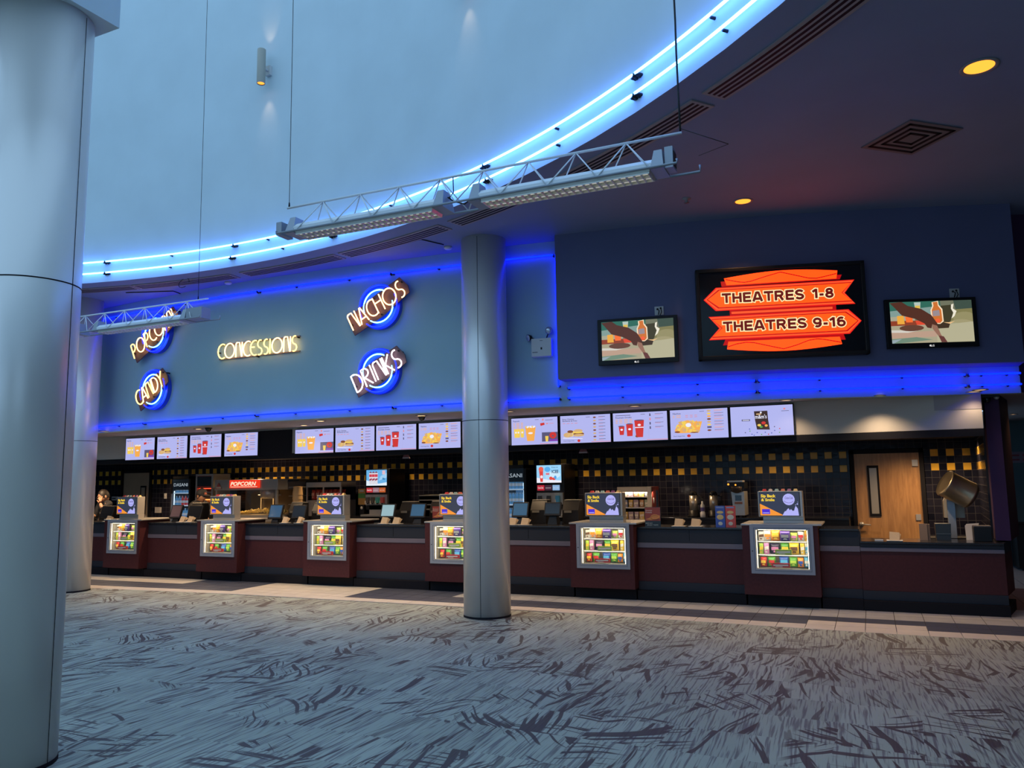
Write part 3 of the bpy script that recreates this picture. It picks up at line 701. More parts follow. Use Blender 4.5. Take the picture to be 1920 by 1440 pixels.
p = onZ(1836, 125, ZC); downlight(p.x, p.y, ZC, .125, 'large amber downlight at the upper right of the ceiling', LAMP_AMB, 60, (1, .5, .15), 80, 'amber downlights in the dark ceiling')
p = onZ(1393, 377, ZC); downlight(p.x, p.y, ZC, .10, 'smaller amber downlight above the theatre sign', LAMP_AMB, 45, (1, .5, .2), 100, 'amber downlights in the dark ceiling')
p = onZ(1287, 372, ZC); b = MB(); b.lathe([(.05, 0), (.05, -.01), (.02, -.02), (.012, -.045), (.03, -.05)], M_soff, o=p); tag(b.build('sprinkler_head'), 'small sprinkler head in the dark ceiling right of the truss', 'sprinkler')
p = onZ(428, 529, ZC); b = MB(); b.lathe([(.055, 0), (.055, -.02), (.04, -.035)], M_white, o=p); tag(b.build('smoke_detector'), 'small pale detector on the ceiling ring left of the truss', 'smoke detector')
p = onZ(840, 463, ZC); b = MB(); b.lathe([(.055, 0), (.055, -.02), (.04, -.035)], M_white, o=p); tag(b.build('smoke_detector'), 'small pale detector on the ceiling beside the central column', 'smoke detector')
b = MB(); p = onZ(345, 527, ZC-.04)+Vector((0, 0, .0)); b.tube([p+Vector((.10*math.cos(R(i*22)), .03*math.sin(R(i*22)), -.03+.08*math.sin(R(i*22)))) for i in range(15)], .004, M_rubber, 6); tag(b.build('cable_loop'), 'loose loop of thin cable hanging from the left ceiling vent', 'cable')
ds = onZ(1620, 275, ZC); de = onZ(1715, 288, ZC); cc = (onZ(1620, 275, ZC)+onZ(1800, 240, ZC))/2; an = math.atan2(de.y-ds.y, de.x-ds.x); S = (de-ds).length/2
t = thing('ceiling_diffuser', 'square louvred air diffuser in the dark ceiling', 'air vent', (cc.x, cc.y, ZC), an)
b = MB(); b.box(-S, S, -S, S, -.012, -.001, mat('dim grey grille', (.16, .15, .17), .6)); b.build('frame', t)
b = MB()
for i, s in enumerate((.86, .60, .36)):
    q = S*s; h = S*.07
    for x0, x1, y0, y1 in ((-q, q, -q, -q+h*1.4), (-q, q, q-h*1.4, q), (-q, -q+h*1.4, -q, q), (q-h*1.4, q, -q, q)): b.box(x0, x1, y0, y1, -.016, -.0121, M_black)
b.build('slot', t)
for pa, pb, pc, lb in (((236, 549), (325, 546), (352, 556), 'ceiling access hatch behind the far light truss'), ((690, 472), (790, 449), (832, 459), 'ceiling access hatch left of the central column')):
    A, B_, C_ = onZ(*pa, ZC-.009), onZ(*pb, ZC-.009), onZ(*pc, ZC-.009); b = MB(); b.tube([A, B_, C_], .006, M_black, 4); b.add([A+Vector((0, 0, .0015)), B_+Vector((0, 0, .0015)), C_+Vector((0, 0, .0015)), A+C_-B_+Vector((0, 0, .0015))], [(0, 1, 2, 3)], M_ceil); tag(b.build('access_hatch'), lb, 'hatch')
# soffit downlights over the counter
SD = [(195, 808), (372, 804), (702, 778), (570, 797), (601, 789), (790, 779), (955, 771), (1190, 761), (1475, 751), (1645, 764), (1817, 741), (1800, 760)]
SDn = ['left of the first menu screen', 'above the second menu screen', 'above the third menu of the middle row', 'left one above the middle menu row', 'right one above the middle menu row', 'just left of the central column', 'just right of the central column', 'above the drinks menu', 'above the chocolate bag menu', 'above the bare beige wall', 'near the right corner of the soffit', 'beside the purple pillar']
for i, (px, py) in enumerate(SD):
    p = onZ(px, py, ZS)
    if p.y > YM-.1: p.y = YM-.14
    if i in (8, 9): p.y = min(p.y, YM-.30)
    if i == 11: p.y = YM-.34
    downlight(p.x, p.y, ZS, .075, 'round soffit downlight '+SDn[i], LAMP_WARM if i in (1, 3, 4, 5) else glow('dim warm lamp', (1, .62, .36), 1.1), (50, 75, 45, 75, 40, 60, 35, 30, 22, 48, 8, 0)[i], (1, .74, .46), 125, 'downlights in the soffit over the counter')
LD = [(-14.5, .4), (-12.0, .35), (-10.0, .3), (-8.7, .3), (-6.6, .3), (-5.1, .3), (-3.4, .3), (-1.6, .3), (.35, .3), (1.0, 1.9)]  # first two positions added to brighten the people's faces
for i, (x, dy) in enumerate(LD):
    nm = ['at the far left above the person with glasses', 'above the person in a cap', 'above the first register pair', 'above the popcorn machine', 'above the snack rack', 'above the water cooler', 'above the snack cabinet', 'above the coffee brewer', 'above the wooden door', 'above the steel drum'][i]
    for yy, lb in ((YM+dy+.15, 'front'), (YB-.75, 'rear')):
        downlight(x+(.25 if lb == 'rear' else 0), yy, 2.2, .06, lb+' row low ceiling downlight '+nm, LAMP_WARM, 110 if i < 2 else 42, (1, .68, .38), 150, 'downlights in the low ceiling behind the counter')
def dome(px, py, label):
    p = onZ(px, py, ZS); b = MB(); b.lathe([(.06, 0), (.06, -.02), (.052, -.025), (.045, -.05), (.025, -.068), (.001, -.074)], M_gloss, o=p); tag(b.build('security_camera'), label, 'camera', 'dome cameras under the soffit')
dome(391, 802, 'black dome camera above the second menu screen'); dome(791, 780, 'black dome camera left of the central column')
p = onZ(1856, 752, ZS); t = thing('security_camera', 'black camera cluster on top of the purple pillar', 'camera', (Acol.x+.02, 11.1, ZS)); b = MB(); b.box(-.16, .13, -.05, .05, -.05, 0, M_plast); b.ball((.0, -.01, -.07), .045, M_gloss); b.ball((.1, -.02, -.05), .03, M_steel); b.build('housing', t)

# ================================================================ wall screens and theatre sign
def wall_thing(name, label, cat, cpx, cpy, f=ty, group=None):
    p = onCurve(cpx, cpy, f); a = math.atan2(f(p.x+.1)-f(p.x-.1), .2)
    t = thing(name, label, cat, p, a, group)
    def loc(px, py, off=0.):
        q = onP(px, py, p-Vector((-math.sin(a), math.cos(a), 0))*off, a)-p
        return (q.x*math.cos(a)+q.y*math.sin(a), q.z)
    return t, loc
def tv(corners, label, seam):
    cx = sum(c[0] for c in corners)/4; cy = sum(c[1] for c in corners)/4
    t, loc = wall_thing('television', label, 'television', cx, cy, ty, 'televisions beside the theatre sign')
    Lc = [loc(*c, off=.08) for c in corners]; x0 = (Lc[0][0]+Lc[3][0])/2; x1 = (Lc[1][0]+Lc[2][0])/2; z1 = (Lc[0][1]+Lc[1][1])/2; z0 = (Lc[3][1]+Lc[2][1])/2
    w_, h_ = x1-x0, z1-z0; xm, zm = (x0+x1)/2, (z0+z1)/2
    b = MB(); b.box(x0, x1, -.08, -.035, z0, z1, M_plast); b.box(xm-.2, xm+.2, -.035, -.004, zm-.12, zm+.12, M_black); b.build('bezel', t, bevel=.004)
    W, H = w_*.90, h_*.84; ox, oz = xm-W/2, zm-H/2+h_*.02
    def P(u, v): return (ox+u*W, oz+(1-v)*H)
    b = MB(); lay = [0]
    def poly(pts, c, s=1.0):
        lay[0] += 1; pts = [(min(1, max(0, q[0])), min(1, max(0, q[1]))) for q in pts]; b.face([(P(*p_)[0], -.0802-lay[0]*.0001, P(*p_)[1]) for p_ in pts], glow('tv %s' % (c,), c, s))
    def ell(cx, cy, rx, ry, c, n=18): poly([(cx+rx*math.cos(2*PI*i/n), cy+ry*math.sin(2*PI*i/n)) for i in range(n)], c)
    poly([(0, 0), (1, 0), (1, 1), (0, 1)], (.16, .17, .11))
    poly([(0, 0), (.62, 0), (.62, .18), (0, .30)], (.03, .14, .10)); poly([(0, .22), (.62, .12), (.62, .40), (0, .42)], (.22, .33, .30)); poly([(.78, 0), (1, 0), (1, .30), (.80, .22)], (.05, .08, .06)); poly([(.62, .12), (.78, .1), (.78, .5), (.62, .55)], (.05, .045, .02))
    poly([(0, .36), (.3, .34), (.3, .5), (0, .5)], (.40, .38, .27)); poly([(.78, .22), (1, .2), (1, .55), (.72, .55)], (.22, .20, .08))
    for cx, cy, rx, ry, c in ((.9, .42, .14, .14, (.30, .27, .13)), (.85, .58, .16, .12, (.36, .32, .17)), (.77, .66, .12, .12, (.38, .37, .23))): ell(cx, cy, rx, ry, c)
    poly([(0, .46), (.45, .46), (.45, .64), (0, .64)], (.28, .05, .02)); poly([(.08, .34), (.16, .33), (.17, .54), (.08, .54)], (.85, .40, .05)); poly([(.18, .36), (.27, .38), (.27, .50), (.19, .50)], (.95, .16, .03)); poly([(.30, .46), (.42, .48), (.42, .58), (.32, .58)], (.75, .07, .03))
    poly([(0, .58), (1, .55), (1, 1), (0, 1)], (.40, .36, .24)); poly([(.55, .6), (1, .52), (1, 1), (.55, 1)], (.46, .43, .28)); poly([(0, .74), (.55, .72), (.55, .86), (0, .88)], (.50, .33, .24)); poly([(0, .68), (.35, .70), (.20, .75), (0, .74)], (.65, .62, .55))
    ell(.25, .64, .15, .075, (.13, .05, .03)); poly([(.52, .62), (.6, .52), (.72, .56), (.70, .66), (.55, .67)], (.05, .03, .015)); poly([(0, .9), (.3, .86), (.5, .93), (.1, 1), (0, 1)], (.16, .25, .18)); poly([(0, .92), (.12, .9), (.02, 1), (0, 1)], (.30, .38, .42))
    poly([(.30, .02), (.38, .02), (.37, .2), (.31, .2)], (.45, .55, .50)); poly([(.31, .10), (.37, .10), (.37, .18), (.31, .18)], (.75, .5, .08))
    poly([(.515, .03), (.595, .0), (.60, .10), (.64, .20), (.645, .50), (.60, .56), (.53, .55), (.50, .48), (.495, .22), (.52, .12)], (.95, .75, .52)); poly([(.53, .03), (.585, .02), (.59, .12), (.625, .22), (.63, .48), (.60, .54), (.54, .53), (.515, .46), (.51, .22), (.535, .12)], (.62, .17, .03)); poly([(.52, .24), (.60, .22), (.605, .36), (.52, .37)], (.32, .26, .28)); ell(.575, .48, .03, .05, (.9, .12, .04))
    poly([(.75, .10), (.78, .08), (.77, .2), (.81, .26), (.78, .38), (.74, .44), (.77, .3), (.745, .2)], (.85, .80, .66)); poly([(.64, .52), (.72, .53), (.78, .50), (.72, .56)], (.95, .55, .25))
    poly([(0, .02), (.15, .0), (.22, .10), (.38, .18), (.50, .34), (.57, .56), (.53, .62), (.50, .58), (.49, .66), (.44, .64), (.41, .54), (.30, .42), (.14, .33), (.05, .12)], (.085, .028, .016)); poly([(.50, .56), (.56, .60), (.60, .82), (.66, .99), (.60, 1), (.57, .86), (.50, .66)], (.30, .15, .10)); poly([(.57, .84), (.63, .86), (.67, 1), (.60, 1)], (.13, .04, .035))
    b.build('display_picture', t)
    if seam: b = MB(); b.text('LG', xm-.01, z0+.012, .022, glow('logo white', (.7, .7, .7), 1), y=-.0812, align='CENTER', off=.01); b.ball((xm-.035, -.081, z0+.023), (.011, .002, .011), glow('logo white', (.7, .7, .7), 1)); b.build('maker_badge', t)
    return t
tv([(1120, 600), (1270, 590), (1273, 678), (1122, 685)], 'black television on the wall left of the theatre sign', True)
tv([(1661, 563), (1832, 555), (1834, 647), (1663, 656)], 'black television on the wall right of the theatre sign', True)
for px, py, lb in ((1236, 583, 'above the left television'), (1789, 550, 'above the right television')):
    t, loc = wall_thing('wall_outlet', 'small pale cable outlet plate '+lb, 'wall outlet', px, py); b = MB(); b.box(-.055, .055, -.012, 0, -.055, .055, M_white); b.build('plate', t, bevel=.004); b = MB(); b.tube([(-.02, -.014, .02), (.0, -.03, 0), (-.01, -.02, -.05)], .006, M_rubber, 6); b.tube([(.02, -.014, .03), (.03, -.03, -.02), (.01, -.02, -.06)], .005, M_rubber, 6); b.cyl((-.02, -.012, .02), (-.02, -.018, .02), .012, .012, M_plast, 10); b.cyl((.02, -.012, .03), (.02, -.018, .03), .012, .012, M_plast, 10); b.build('plug', t)
t, loc = wall_thing('theatre_sign', 'backlit red arrow sign for theatres in a black frame', 'sign', 1465, 582)
OFF = .10
def SP(x, y, k=0): u, v = loc(1290+x/5.486, 480+y/5.486, OFF); return (u, -OFF-.001-.0012*k, v)
cs = [loc(1304, 508, OFF), loc(1620, 487, OFF), loc(1631, 661, OFF), loc(1310, 678, OFF)]
fx0, fx1, fz0, fz1 = (cs[0][0]+cs[3][0])/2, (cs[1][0]+cs[2][0])/2, (cs[2][1]+cs[3][1])/2, (cs[0][1]+cs[1][1])/2
b = MB(); fw = .045
for q in ((fx0, fx0+fw, fz0, fz1), (fx1-fw, fx1, fz0, fz1), (fx0, fx1, fz0, fz0+fw), (fx0, fx1, fz1-fw, fz1)): b.box(q[0], q[1], -OFF-.02, 0, q[2], q[3], M_plast)
b.build('frame', t, bevel=.008); b = MB(); b.box(fx0+fw, fx1-fw, -OFF, -.01, fz0+fw, fz1-fw, M_gloss); b.build('panel', t)
S_R, S_O, S_D, S_L = glow('sign red', (1, .012, .006), .9), glow('sign orange', (1, .032, .001), 3.6), glow('sign deep red', (.62, .0, .0), .8), glow('sign light edge', (1, .10, .02), 1.0)
S_cream, S_text = glow('sign cream', (1, .80, .42), 1.1), glow('sign maroon', (.13, .004, .002), 1)
b = MB()
def F(pts, m, k): b.face([SP(x, y, k) for x, y in pts], m)
topc = [(370+(1535-370)*i/14, 232-(232-150)*i/14-42*math.sin(PI*i/14)) for i in range(15)]
F([(335, 265), (345, 318), (1560, 240), (1580, 192)], S_D, 1); F(topc+[(1525, 232), (395, 302)], S_O, 2)
botc = [(402+(1585-402)*i/14, 960-(960-905)*i/14+42*math.sin(PI*i/14)) for i in range(15)]
F([(360, 920), (385, 860), (1600, 800), (1622, 860)], S_D, 1); F([(415, 882), (1560, 830)]+botc[::-1], S_O, 2)
def line(pts, w_, m, k):
    for (xa, ya), (xb, yb_) in zip(pts, pts[1:]): F([(xa, ya-w_), (xb, yb_-w_), (xb, yb_+w_), (xa, ya+w_)], m, k)
line([(385, 243), (520, 268), (580, 272), (640, 262), (800, 210), (950, 166), (1100, 198), (1240, 228), (1320, 230), (1400, 212), (1528, 180)], 5, S_D, 3)
line([(412, 935), (500, 905), (600, 888), (680, 892), (860, 930), (985, 955), (1120, 915), (1240, 868), (1330, 852), (1400, 858), (1575, 888)], 5, S_D, 3)
F([(425, 540), (1520, 480), (1525, 555), (432, 622)], S_D, 1); F([(445, 575), (1485, 522), (1487, 545), (448, 598)], S_L, 2)
def arrow(pts, ct):
    for i, (s, sy, m) in enumerate(((1, 1, S_R), (.985, .93, S_L), (.962, .80, S_D), (.945, .72, S_O))): F([(ct[0]+(x-ct[0])*s, ct[1]+(y-ct[1])*sy-(x-ct[0])*(1-sy)*.045) for x, y in pts], m, 3+i)
arrow([(160, 455), (285, 328), (1710, 243), (1612, 380), (1722, 492), (285, 568)], (960, 405))
arrow([(210, 628), (1650, 548), (1785, 665), (1665, 800), (215, 868), (320, 745)], (985, 705))
b.build('arrow_panel', t)
BL = {'T': (.86, [[(.0, .9), (.86, .9)], [(.43, .9), (.43, 0)]]), 'H': (.88, [[(.12, 0), (.12, 1)], [(.76, 0), (.76, 1)], [(.12, .5), (.76, .5)]]), 'E': (.76, [[(.12, 0), (.12, 1)], [(.12, .9), (.76, .9)], [(.12, .5), (.70, .5)], [(.12, .1), (.76, .1)]]),
 'A': (.98, [[(.10, 0), (.42, 1)], [(.88, 0), (.56, 1)], [(.25, .28), (.73, .28)], [(.40, .93), (.58, .93)]]), 'R': (.90, [[(.12, 0), (.12, 1)], [(.12, .9), (.52, .9)]+arc(.52, .69, .20, .21, 90, -90, 8)+[(.12, .48)], [(.48, .48), (.76, 0)]]),
 'S': (.82, [arc(.41, .71, .29, .20, 15, 250, 12)+arc(.41, .29, .30, .20, 80, -165, 12)]), '1': (.56, [[(.40, 0), (.40, 1)], [(.40, .92), (.06, .68)]]), '-': (.44, [[(.03, .36), (.41, .36)]]), '8': (.80, [arc(.40, .72, .23, .18, 0, 360, 16), arc(.40, .29, .28, .20, 0, 360, 16)]),
 '9': (.80, [arc(.40, .66, .28, .25, 0, 360, 16), arc(.40, .40, .28, .30, 12, -130, 10)]), '6': (.80, [arc(.40, .34, .28, .25, 0, 360, 16), arc(.40, .60, .28, .30, 192, 50, 10)])}
def block(b, txt, x, z, w, h, y, m, sw):
    tot = sum(BL[c][0]+.10 for c in txt)-.10; sx = w/tot; u0 = 0
    for c in txt:
        for st in BL[c][1]:
            P = [Vector(((u0+u)*sx, v*h)) for u, v in st]; cl = (P[0]-P[-1]).length < 1e-5; ex = sw-.125*h
            if not cl: P[0] = P[0]+(P[0]-P[1]).normalized()*ex; P[-1] = P[-1]+(P[-1]-P[-2]).normalized()*ex
            L = []
            for i in range(len(P)):
                d = (P[1]-P[0] if i == 0 and not cl else P[-1]-P[-2] if i == len(P)-1 and not cl else P[(i+1) % (len(P)-1) if cl else i+1]-P[(i-1) % (len(P)-1) if cl else i-1]).normalized()
                n_ = Vector((-d.y, d.x))*sw; L.append((P[i]+n_, P[i]-n_))
            for (a, a2), (c2, c3) in zip(L, L[1:]): b.face([(x+p.x, y, z+p.y) for p in (a, c2, c3, a2)], m)
        u0 += BL[c][0]+.10
for txt, pa, pb, h_, yb_ in (('THEATRES', (350, 488), (1195, 444), 0, 0), ('1-8', (1275, 438), (1500, 428), 0, 0), ('THEATRES', (362, 780), (1222, 738), 0, 0), ('9-16', (1285, 738), (1625, 722), 0, 0)):
    A, B_ = SP(*pa), SP(*pb); H = abs(SP(pa[0], pa[1]-98)[2]-A[2]); w_ = B_[0]-A[0]; zz = (A[2]+B_[2])/2
    b = MB(); block(b, txt, A[0], zz, w_, H, -OFF-.0095, S_cream, H*.125+.011); block(b, txt, A[0], zz, w_, H, -OFF-.0115, S_text, H*.125); b.build('lettering', t)
# emergency light
t, loc = wall_thing('emergency_light', 'white twin head emergency light left of the vertical neon', 'emergency light', 1018, 653, by)
b = MB(); b.box(-.135, .135, -.085, 0, -.12, .12, M_white); b.build('battery_box', t, bevel=.006)
for x, z, aim in ((-.17, .145, (-.05, -.05, -.02)), (.10, .22, (.01, -.06, -.01))):
    h = MB(); d = Vector(aim).normalized(); c0 = Vector((x, -.05, z)); h.cyl(c0-d*.035, c0+d*.02, .022, .048, M_plast, 18); h.cyl(c0+d*.02, c0+d*.026, .046, .044, mat('lamp lens', (.6, .65, .75), .08, .6), 18); h.cyl(c0-d*.01, (x*.6, -.04, .12), .008, .008, M_plast, 8); h.build('lamp_head', t)
b = MB(); b.box(-.02, .02, -.0865, -.085, .085, .09, M_plast); b.box(-.01, .012, -.0865, -.085, -.03, .0, M_plast); b.box(-.12, -.05, -.0865, -.085, -.07, -.055, mat('grey print', (.25, .25, .27), .6)); b.build('label_print', t)
# ================================================================ counter
KC = [-12.89, -10.54, -8.19, -5.855, -3.472, -1.085]
KN = ['leftmost candy case', 'second candy case from the left', 'third candy case from the left', 'candy case left of the central column', 'candy case right of the central column', 'rightmost candy case']
KB0, KB1 = -.49, .44
XS = onY(1611, 1000, YC).x
secs = [(-16.5, KC[0]+KB0, 'half hidden by the columns at the far left', .993)]+[(KC[i]+KB1, KC[i+1]+KB0, nm, .993) for i, nm in enumerate(('between the first and second candy cases', 'between the second and third candy cases', 'left of the central column', 'right behind the central column', 'in front of the coffee airpots'))]
secs += [(KC[5]+KB1, XS, 'short piece just right of the rightmost candy case', .993), (XS, 1.39, 'lower stretch in front of the wooden door', .840)]
for i, (x0, x1, nm, zt_) in enumerate(secs):
    t = thing('counter_section', 'maroon and slate counter section '+nm, 'counter', (x0, YC, 0), 0, 'front counter sections')
    L_ = x1-x0; low = zt_ < .9; z = (.124, .236, .717, .764, .812) if low else (.132, .249, .708, .776, .965)
    g = .001
    def bb(nm_, y0, y1, z0, z1, m, xa=g, xb=L_-g, bev=.003): q = MB(); q.box(xa, xb, y0, y1, z0, z1, m); return q.build(nm_, t, bevel=bev)
    bb('plinth', -.08, .5, 0, z[0], M_black); bb('lower_band', -.005, .5, z[0], z[1], M_slate); bb('front_panel', 0, .55, z[1]+.001, z[2], M_maroon); bb('trim_strip', -.012, .5, z[2]+.0005, z[3], M_strip)
    bb('upper_band', -.004, .55, z[3]+.0005, z[4], M_slate); bb('worktop', -.03, .62, z[4]+.0005, zt_, M_top, bev=.006)
    if L_ > 1: q = MB(); q.box(L_*.5-.004, L_*.5+.004, -.0055, -.0035, z[3]+.03, z[4]-.01, M_black); q.build('panel_joint', t)
    if low:
        for nm_, z0, z1, m in (('end_plinth', 0, z[0], M_black), ('end_panel', z[1], z[2], M_maroon), ('end_band', z[2], zt_, M_slate)):
            q = MB(); q.prism([(L_+.001, 0, z0), (L_+.15, .6, z0), (L_+.001, .6, z0)], (0, 0, z1-z0), m); q.build(nm_, t)
        q = MB(); q.box(.001, .010, -.004, .6, zt_+.0005, .964, M_slate); q.build('step_panel', t)

# ---------------------------------------------------------------- candy
def pillow(w_, h_, d_, c1, c2):
    b = MB(); nx, nz = 6, 7; m1 = mat('wrapper %s' % (c1,), c1, .32, noise=.06, nscale=30); vs = []; fs = []
    for s in (-1, 1):
        for j in range(nz+1):
            v = j/nz
            for i in range(nx+1):
                u = i/nx; th = (math.sin(PI*u)**.45)*(math.sin(PI*v)**.5)*d_/2
                pin = 1-.06*math.sin(PI*v); vs.append(((u-.5)*w_*pin, s*(th+.001), v*h_))
    n = (nx+1)*(nz+1)
    for j in range(nz):
        for i in range(nx):
            a = j*(nx+1)+i; fs.append((a, a+1, a+nx+2, a+nx+1)); fs.append((n+a, n+a+nx+1, n+a+nx+2, n+a+1))
    for j in range(nz): a = j*(nx+1); fs += [(a, a+nx+1, n+a+nx+1, n+a), (a+nx, n+a+nx, n+a+2*nx+1, a+2*nx+1)]
    for i in range(nx): a = i; k = nz*(nx+1)+i; fs += [(a, n+a, n+a+1, a+1), (k, k+1, n+k+1, n+k)]
    b.add(vs, fs, m1, True)
    l = MB(); m2 = mat('print %s' % (c2,), c2, .4)
    l.add([(x*w_, -d_/2*(1 if abs(x) < .2 else .93)-.0025, z*h_) for z in (.36, .66) for x in (-.36, -.12, .12, .36)], [(0, 1, 5, 4), (1, 2, 6, 5), (2, 3, 7, 6)], m2)
    l.add([(x*w_, -d_/2*.97-.0025, z*h_) for x, z in ((-.2, .16), (.25, .14), (.15, .30), (-.1, .31))], [(0, 1, 2, 3)], m2)
    return b, l
def carton(w_, h_, d_, c1, c2):
    b = MB(); b.box(-w_/2, w_/2, -d_/2, d_/2, 0, h_, mat('carton %s' % (c1,), c1, .4, noise=.05, nscale=30)); l = MB(); m2 = mat('print %s' % (c2,), c2, .4)
    l.face([(-.42*w_, -d_/2-.001, .35*h_), (.42*w_, -d_/2-.001, .42*h_), (.42*w_, -d_/2-.001, .72*h_), (-.42*w_, -d_/2-.001, .64*h_)], m2)
    l.face([(-.3*w_, -d_/2-.001, .12*h_), (.1*w_, -d_/2-.001, .12*h_), (.1*w_, -d_/2-.001, .26*h_), (-.3*w_, -d_/2-.001, .26*h_)], m2); return b, l
OR, PU, GR, RE, YE, BL, WH, BR, PK, LB, LG, DK = (.80, .26, .03), (.07, .03, .22), (.09, .34, .04), (.55, .03, .03), (.85, .55, .05), (.03, .09, .40), (.75, .72, .65), (.16, .07, .03), (.62, .22, .42), (.10, .42, .70), (.42, .60, .08), (.03, .02, .06)
# shelf, x offset, width, height, depth, y offset, kind, body, print, words
CANDY = [
 (2, -.265, .07, .115, .03, .02, 'c', WH, BR, 'brown and white carton, first on the top shelf'), (2, -.185, .10, .13, .04, 0, 'p', WH, OR, 'white and orange bag, second on the top shelf'), (2, -.085, .115, .14, .05, -.02, 'p', OR, YE, 'orange bag, third on the top shelf'),
 (2, .035, .125, .125, .05, -.05, 'p', PU, WH, 'dark purple bag in the middle of the top shelf'), (2, .14, .085, .105, .04, 0, 'p', LG, PK, 'lime bag with pink print on the top shelf'), (2, .225, .08, .12, .04, .01, 'p', WH, RE, 'white bag with red print near the right of the top shelf'), (2, .285, .04, .13, .03, .03, 'c', YE, OR, 'narrow yellow carton at the right end of the top shelf'),
 (1, -.27, .05, .135, .03, .0, 'c', LG, YE, 'lime carton at the left end of the middle shelf'), (1, -.205, .06, .14, .03, .0, 'c', PK, WH, 'pink carton on the middle shelf'), (1, -.105, .12, .135, .04, .03, 'p', DK, PK, 'black bag with pink print on the middle shelf'), (1, .01, .20, .065, .03, -.075, 'c', LG, WH, 'low wide lime carton in front on the middle shelf'), (1, .02, .11, .14, .04, .04, 'p', GR, YE, 'green bag behind the low carton on the middle shelf'), (1, .135, .12, .145, .05, .0, 'p', YE, BR, 'gold and brown bag on the middle shelf'), (1, .235, .05, .14, .03, .02, 'c', YE, WH, 'yellow carton on the middle shelf'), (1, .285, .035, .14, .03, .03, 'c', WH, LB, 'narrow white carton at the right end of the middle shelf'),
 (0, -.25, .08, .12, .04, 0, 'p', RE, YE, 'red and yellow bag at the left of the bottom shelf'), (0, -.15, .10, .125, .04, .02, 'p', GR, RE, 'green and red bag on the bottom shelf'), (0, -.03, .22, .055, .04, -.075, 'c', RE, WH, 'low wide red carton in front on the bottom shelf'), (0, .00, .12, .13, .04, .03, 'p', BL, LB, 'blue bag in the middle of the bottom shelf'), (0, .115, .10, .125, .04, .02, 'p', GR, LG, 'bright green bag on the bottom shelf'), (0, .205, .075, .12, .04, .01, 'p', OR, BL, 'orange bag with blue print on the bottom shelf'), (0, .275, .06, .13, .035, .02, 'p', LB, WH, 'light blue bag at the right end of the bottom shelf')]
SHZ = [.500, .665, .835]
M_inner = mat('white case lining', (.38, .36, .30), .5); STRIP = glow('case light strip', (1, .88, .58), 7)
def candy_case():
    t = thing('candy_display_case', 'x', 'display case', (0, YK, 0), 0, 'lit candy display cases in the counter')
    b = MB(); z0, z1 = .155, 1.035; oz0, oz1 = .485, .985; ox0, ox1 = -.32, .325
    # maroon cabinet as a shell round the lit niche
    b.box(KB0, ox0, 0, .70, z0, z1, M_maroon); b.box(ox1, KB1, 0, .70, z0, z1, M_maroon); b.box(ox0, ox1, 0, .70, z0, oz0, M_maroon); b.box(ox0, ox1, 0, .70, oz1, z1, M_maroon); b.box(ox0, ox1, .40, .70, oz0, oz1, M_maroon)
    b.box(KB0+.02, KB1-.02, .13, .7, 0, z0, M_black)
    b.build('cabinet', t)
    b = MB(); b.box(ox0, ox1, .385, .399, oz0, oz1, M_inner); b.box(ox0, ox0+.004, .01, .385, oz0, oz1, M_inner); b.box(ox1-.004, ox1, .01, .385, oz0, oz1, M_inner); b.box(ox0+.004, ox1-.004, .01, .385, oz0, oz0+.004, M_inner); b.build('lining', t)
    f = MB(); a0_, a1_, c0_, c1_ = -.39, .385, .425, 1.05
    for q in ((a0_, ox0, c0_, c1_), (ox1, a1_, c0_, c1_), (ox0, ox1, c0_, oz0), (ox0, ox1, oz1, c1_)): f.box(q[0], q[1], -.018, -.0005, q[2], q[3], M_frame)
    d = f.build('door_frame', t)
    f = MB(); s = .022
    for q in ((ox0-s, ox0-s+.004, oz0-s, oz1+s), (ox1+s-.004, ox1+s, oz0-s, oz1+s), (ox0-s, ox1+s, oz0-s, oz0-s+.004), (ox0-s, ox1+s, oz1+s-.004, oz1+s)): f.box(q[0], q[1], -.0195, -.0175, q[2], q[3], mat('shadow gap grey', (.09, .10, .12), .6))
    f.build('shadow_gap', d); f = MB(); f.cyl((-.365, -.024, .71), (-.365, -.017, .71), .007, .007, M_plast, 10); f.build('lock', d)
    f = MB(); f.box(ox0, ox1, -.006, -.002, oz0, oz1, M_clear); f.build('glass_pane', d)
    for z in SHZ[1:]: f = MB(); f.box(ox0+.005, ox1-.005, .03, .38, z-.006, z-.0005, M_white); f.build('shelf', t, bevel=.001)
    for x in (ox0+.012, ox1-.012): f = MB(); f.box(x-.004, x+.001, .012, .018, oz0+.01, oz1-.01, STRIP); f.build('light_strip', t)
    f = MB(); f.box(ox0+.03, ox1-.03, .016, .028, oz1-.005, oz1-.001, STRIP); f.build('light_strip', t)  # top strip added to brighten the candy
    for z in SHZ[1:]: f = MB(); f.box(ox0+.03, ox1-.03, .045, .055, z-.010, z-.0065, STRIP); f.build('light_strip', t)
    for zz in (oz1-.008, SHZ[2]-.012, SHZ[1]-.012):  # area lights added beside the strips to brighten the candy
        l = bpy.data.lights.new('case_fill_light', 'AREA'); l.shape = 'RECTANGLE'; l.size = .55; l.size_y = .03; l.energy = .9; l.color = (1, .90, .66); lo = bpy.data.objects.new('case_fill_light', l); col.objects.link(lo); lo.parent = t; lo.location = (0, .045, zz); lo.rotation_euler = (R(38), 0, 0)
    f = MB(); f.box(KB0-.01, KB1+.05, -.012, .78, z1+.0005, 1.058, M_steel); f.build('worktop', t, bevel=.004)
    return t
case0 = candy_case()
protos = []
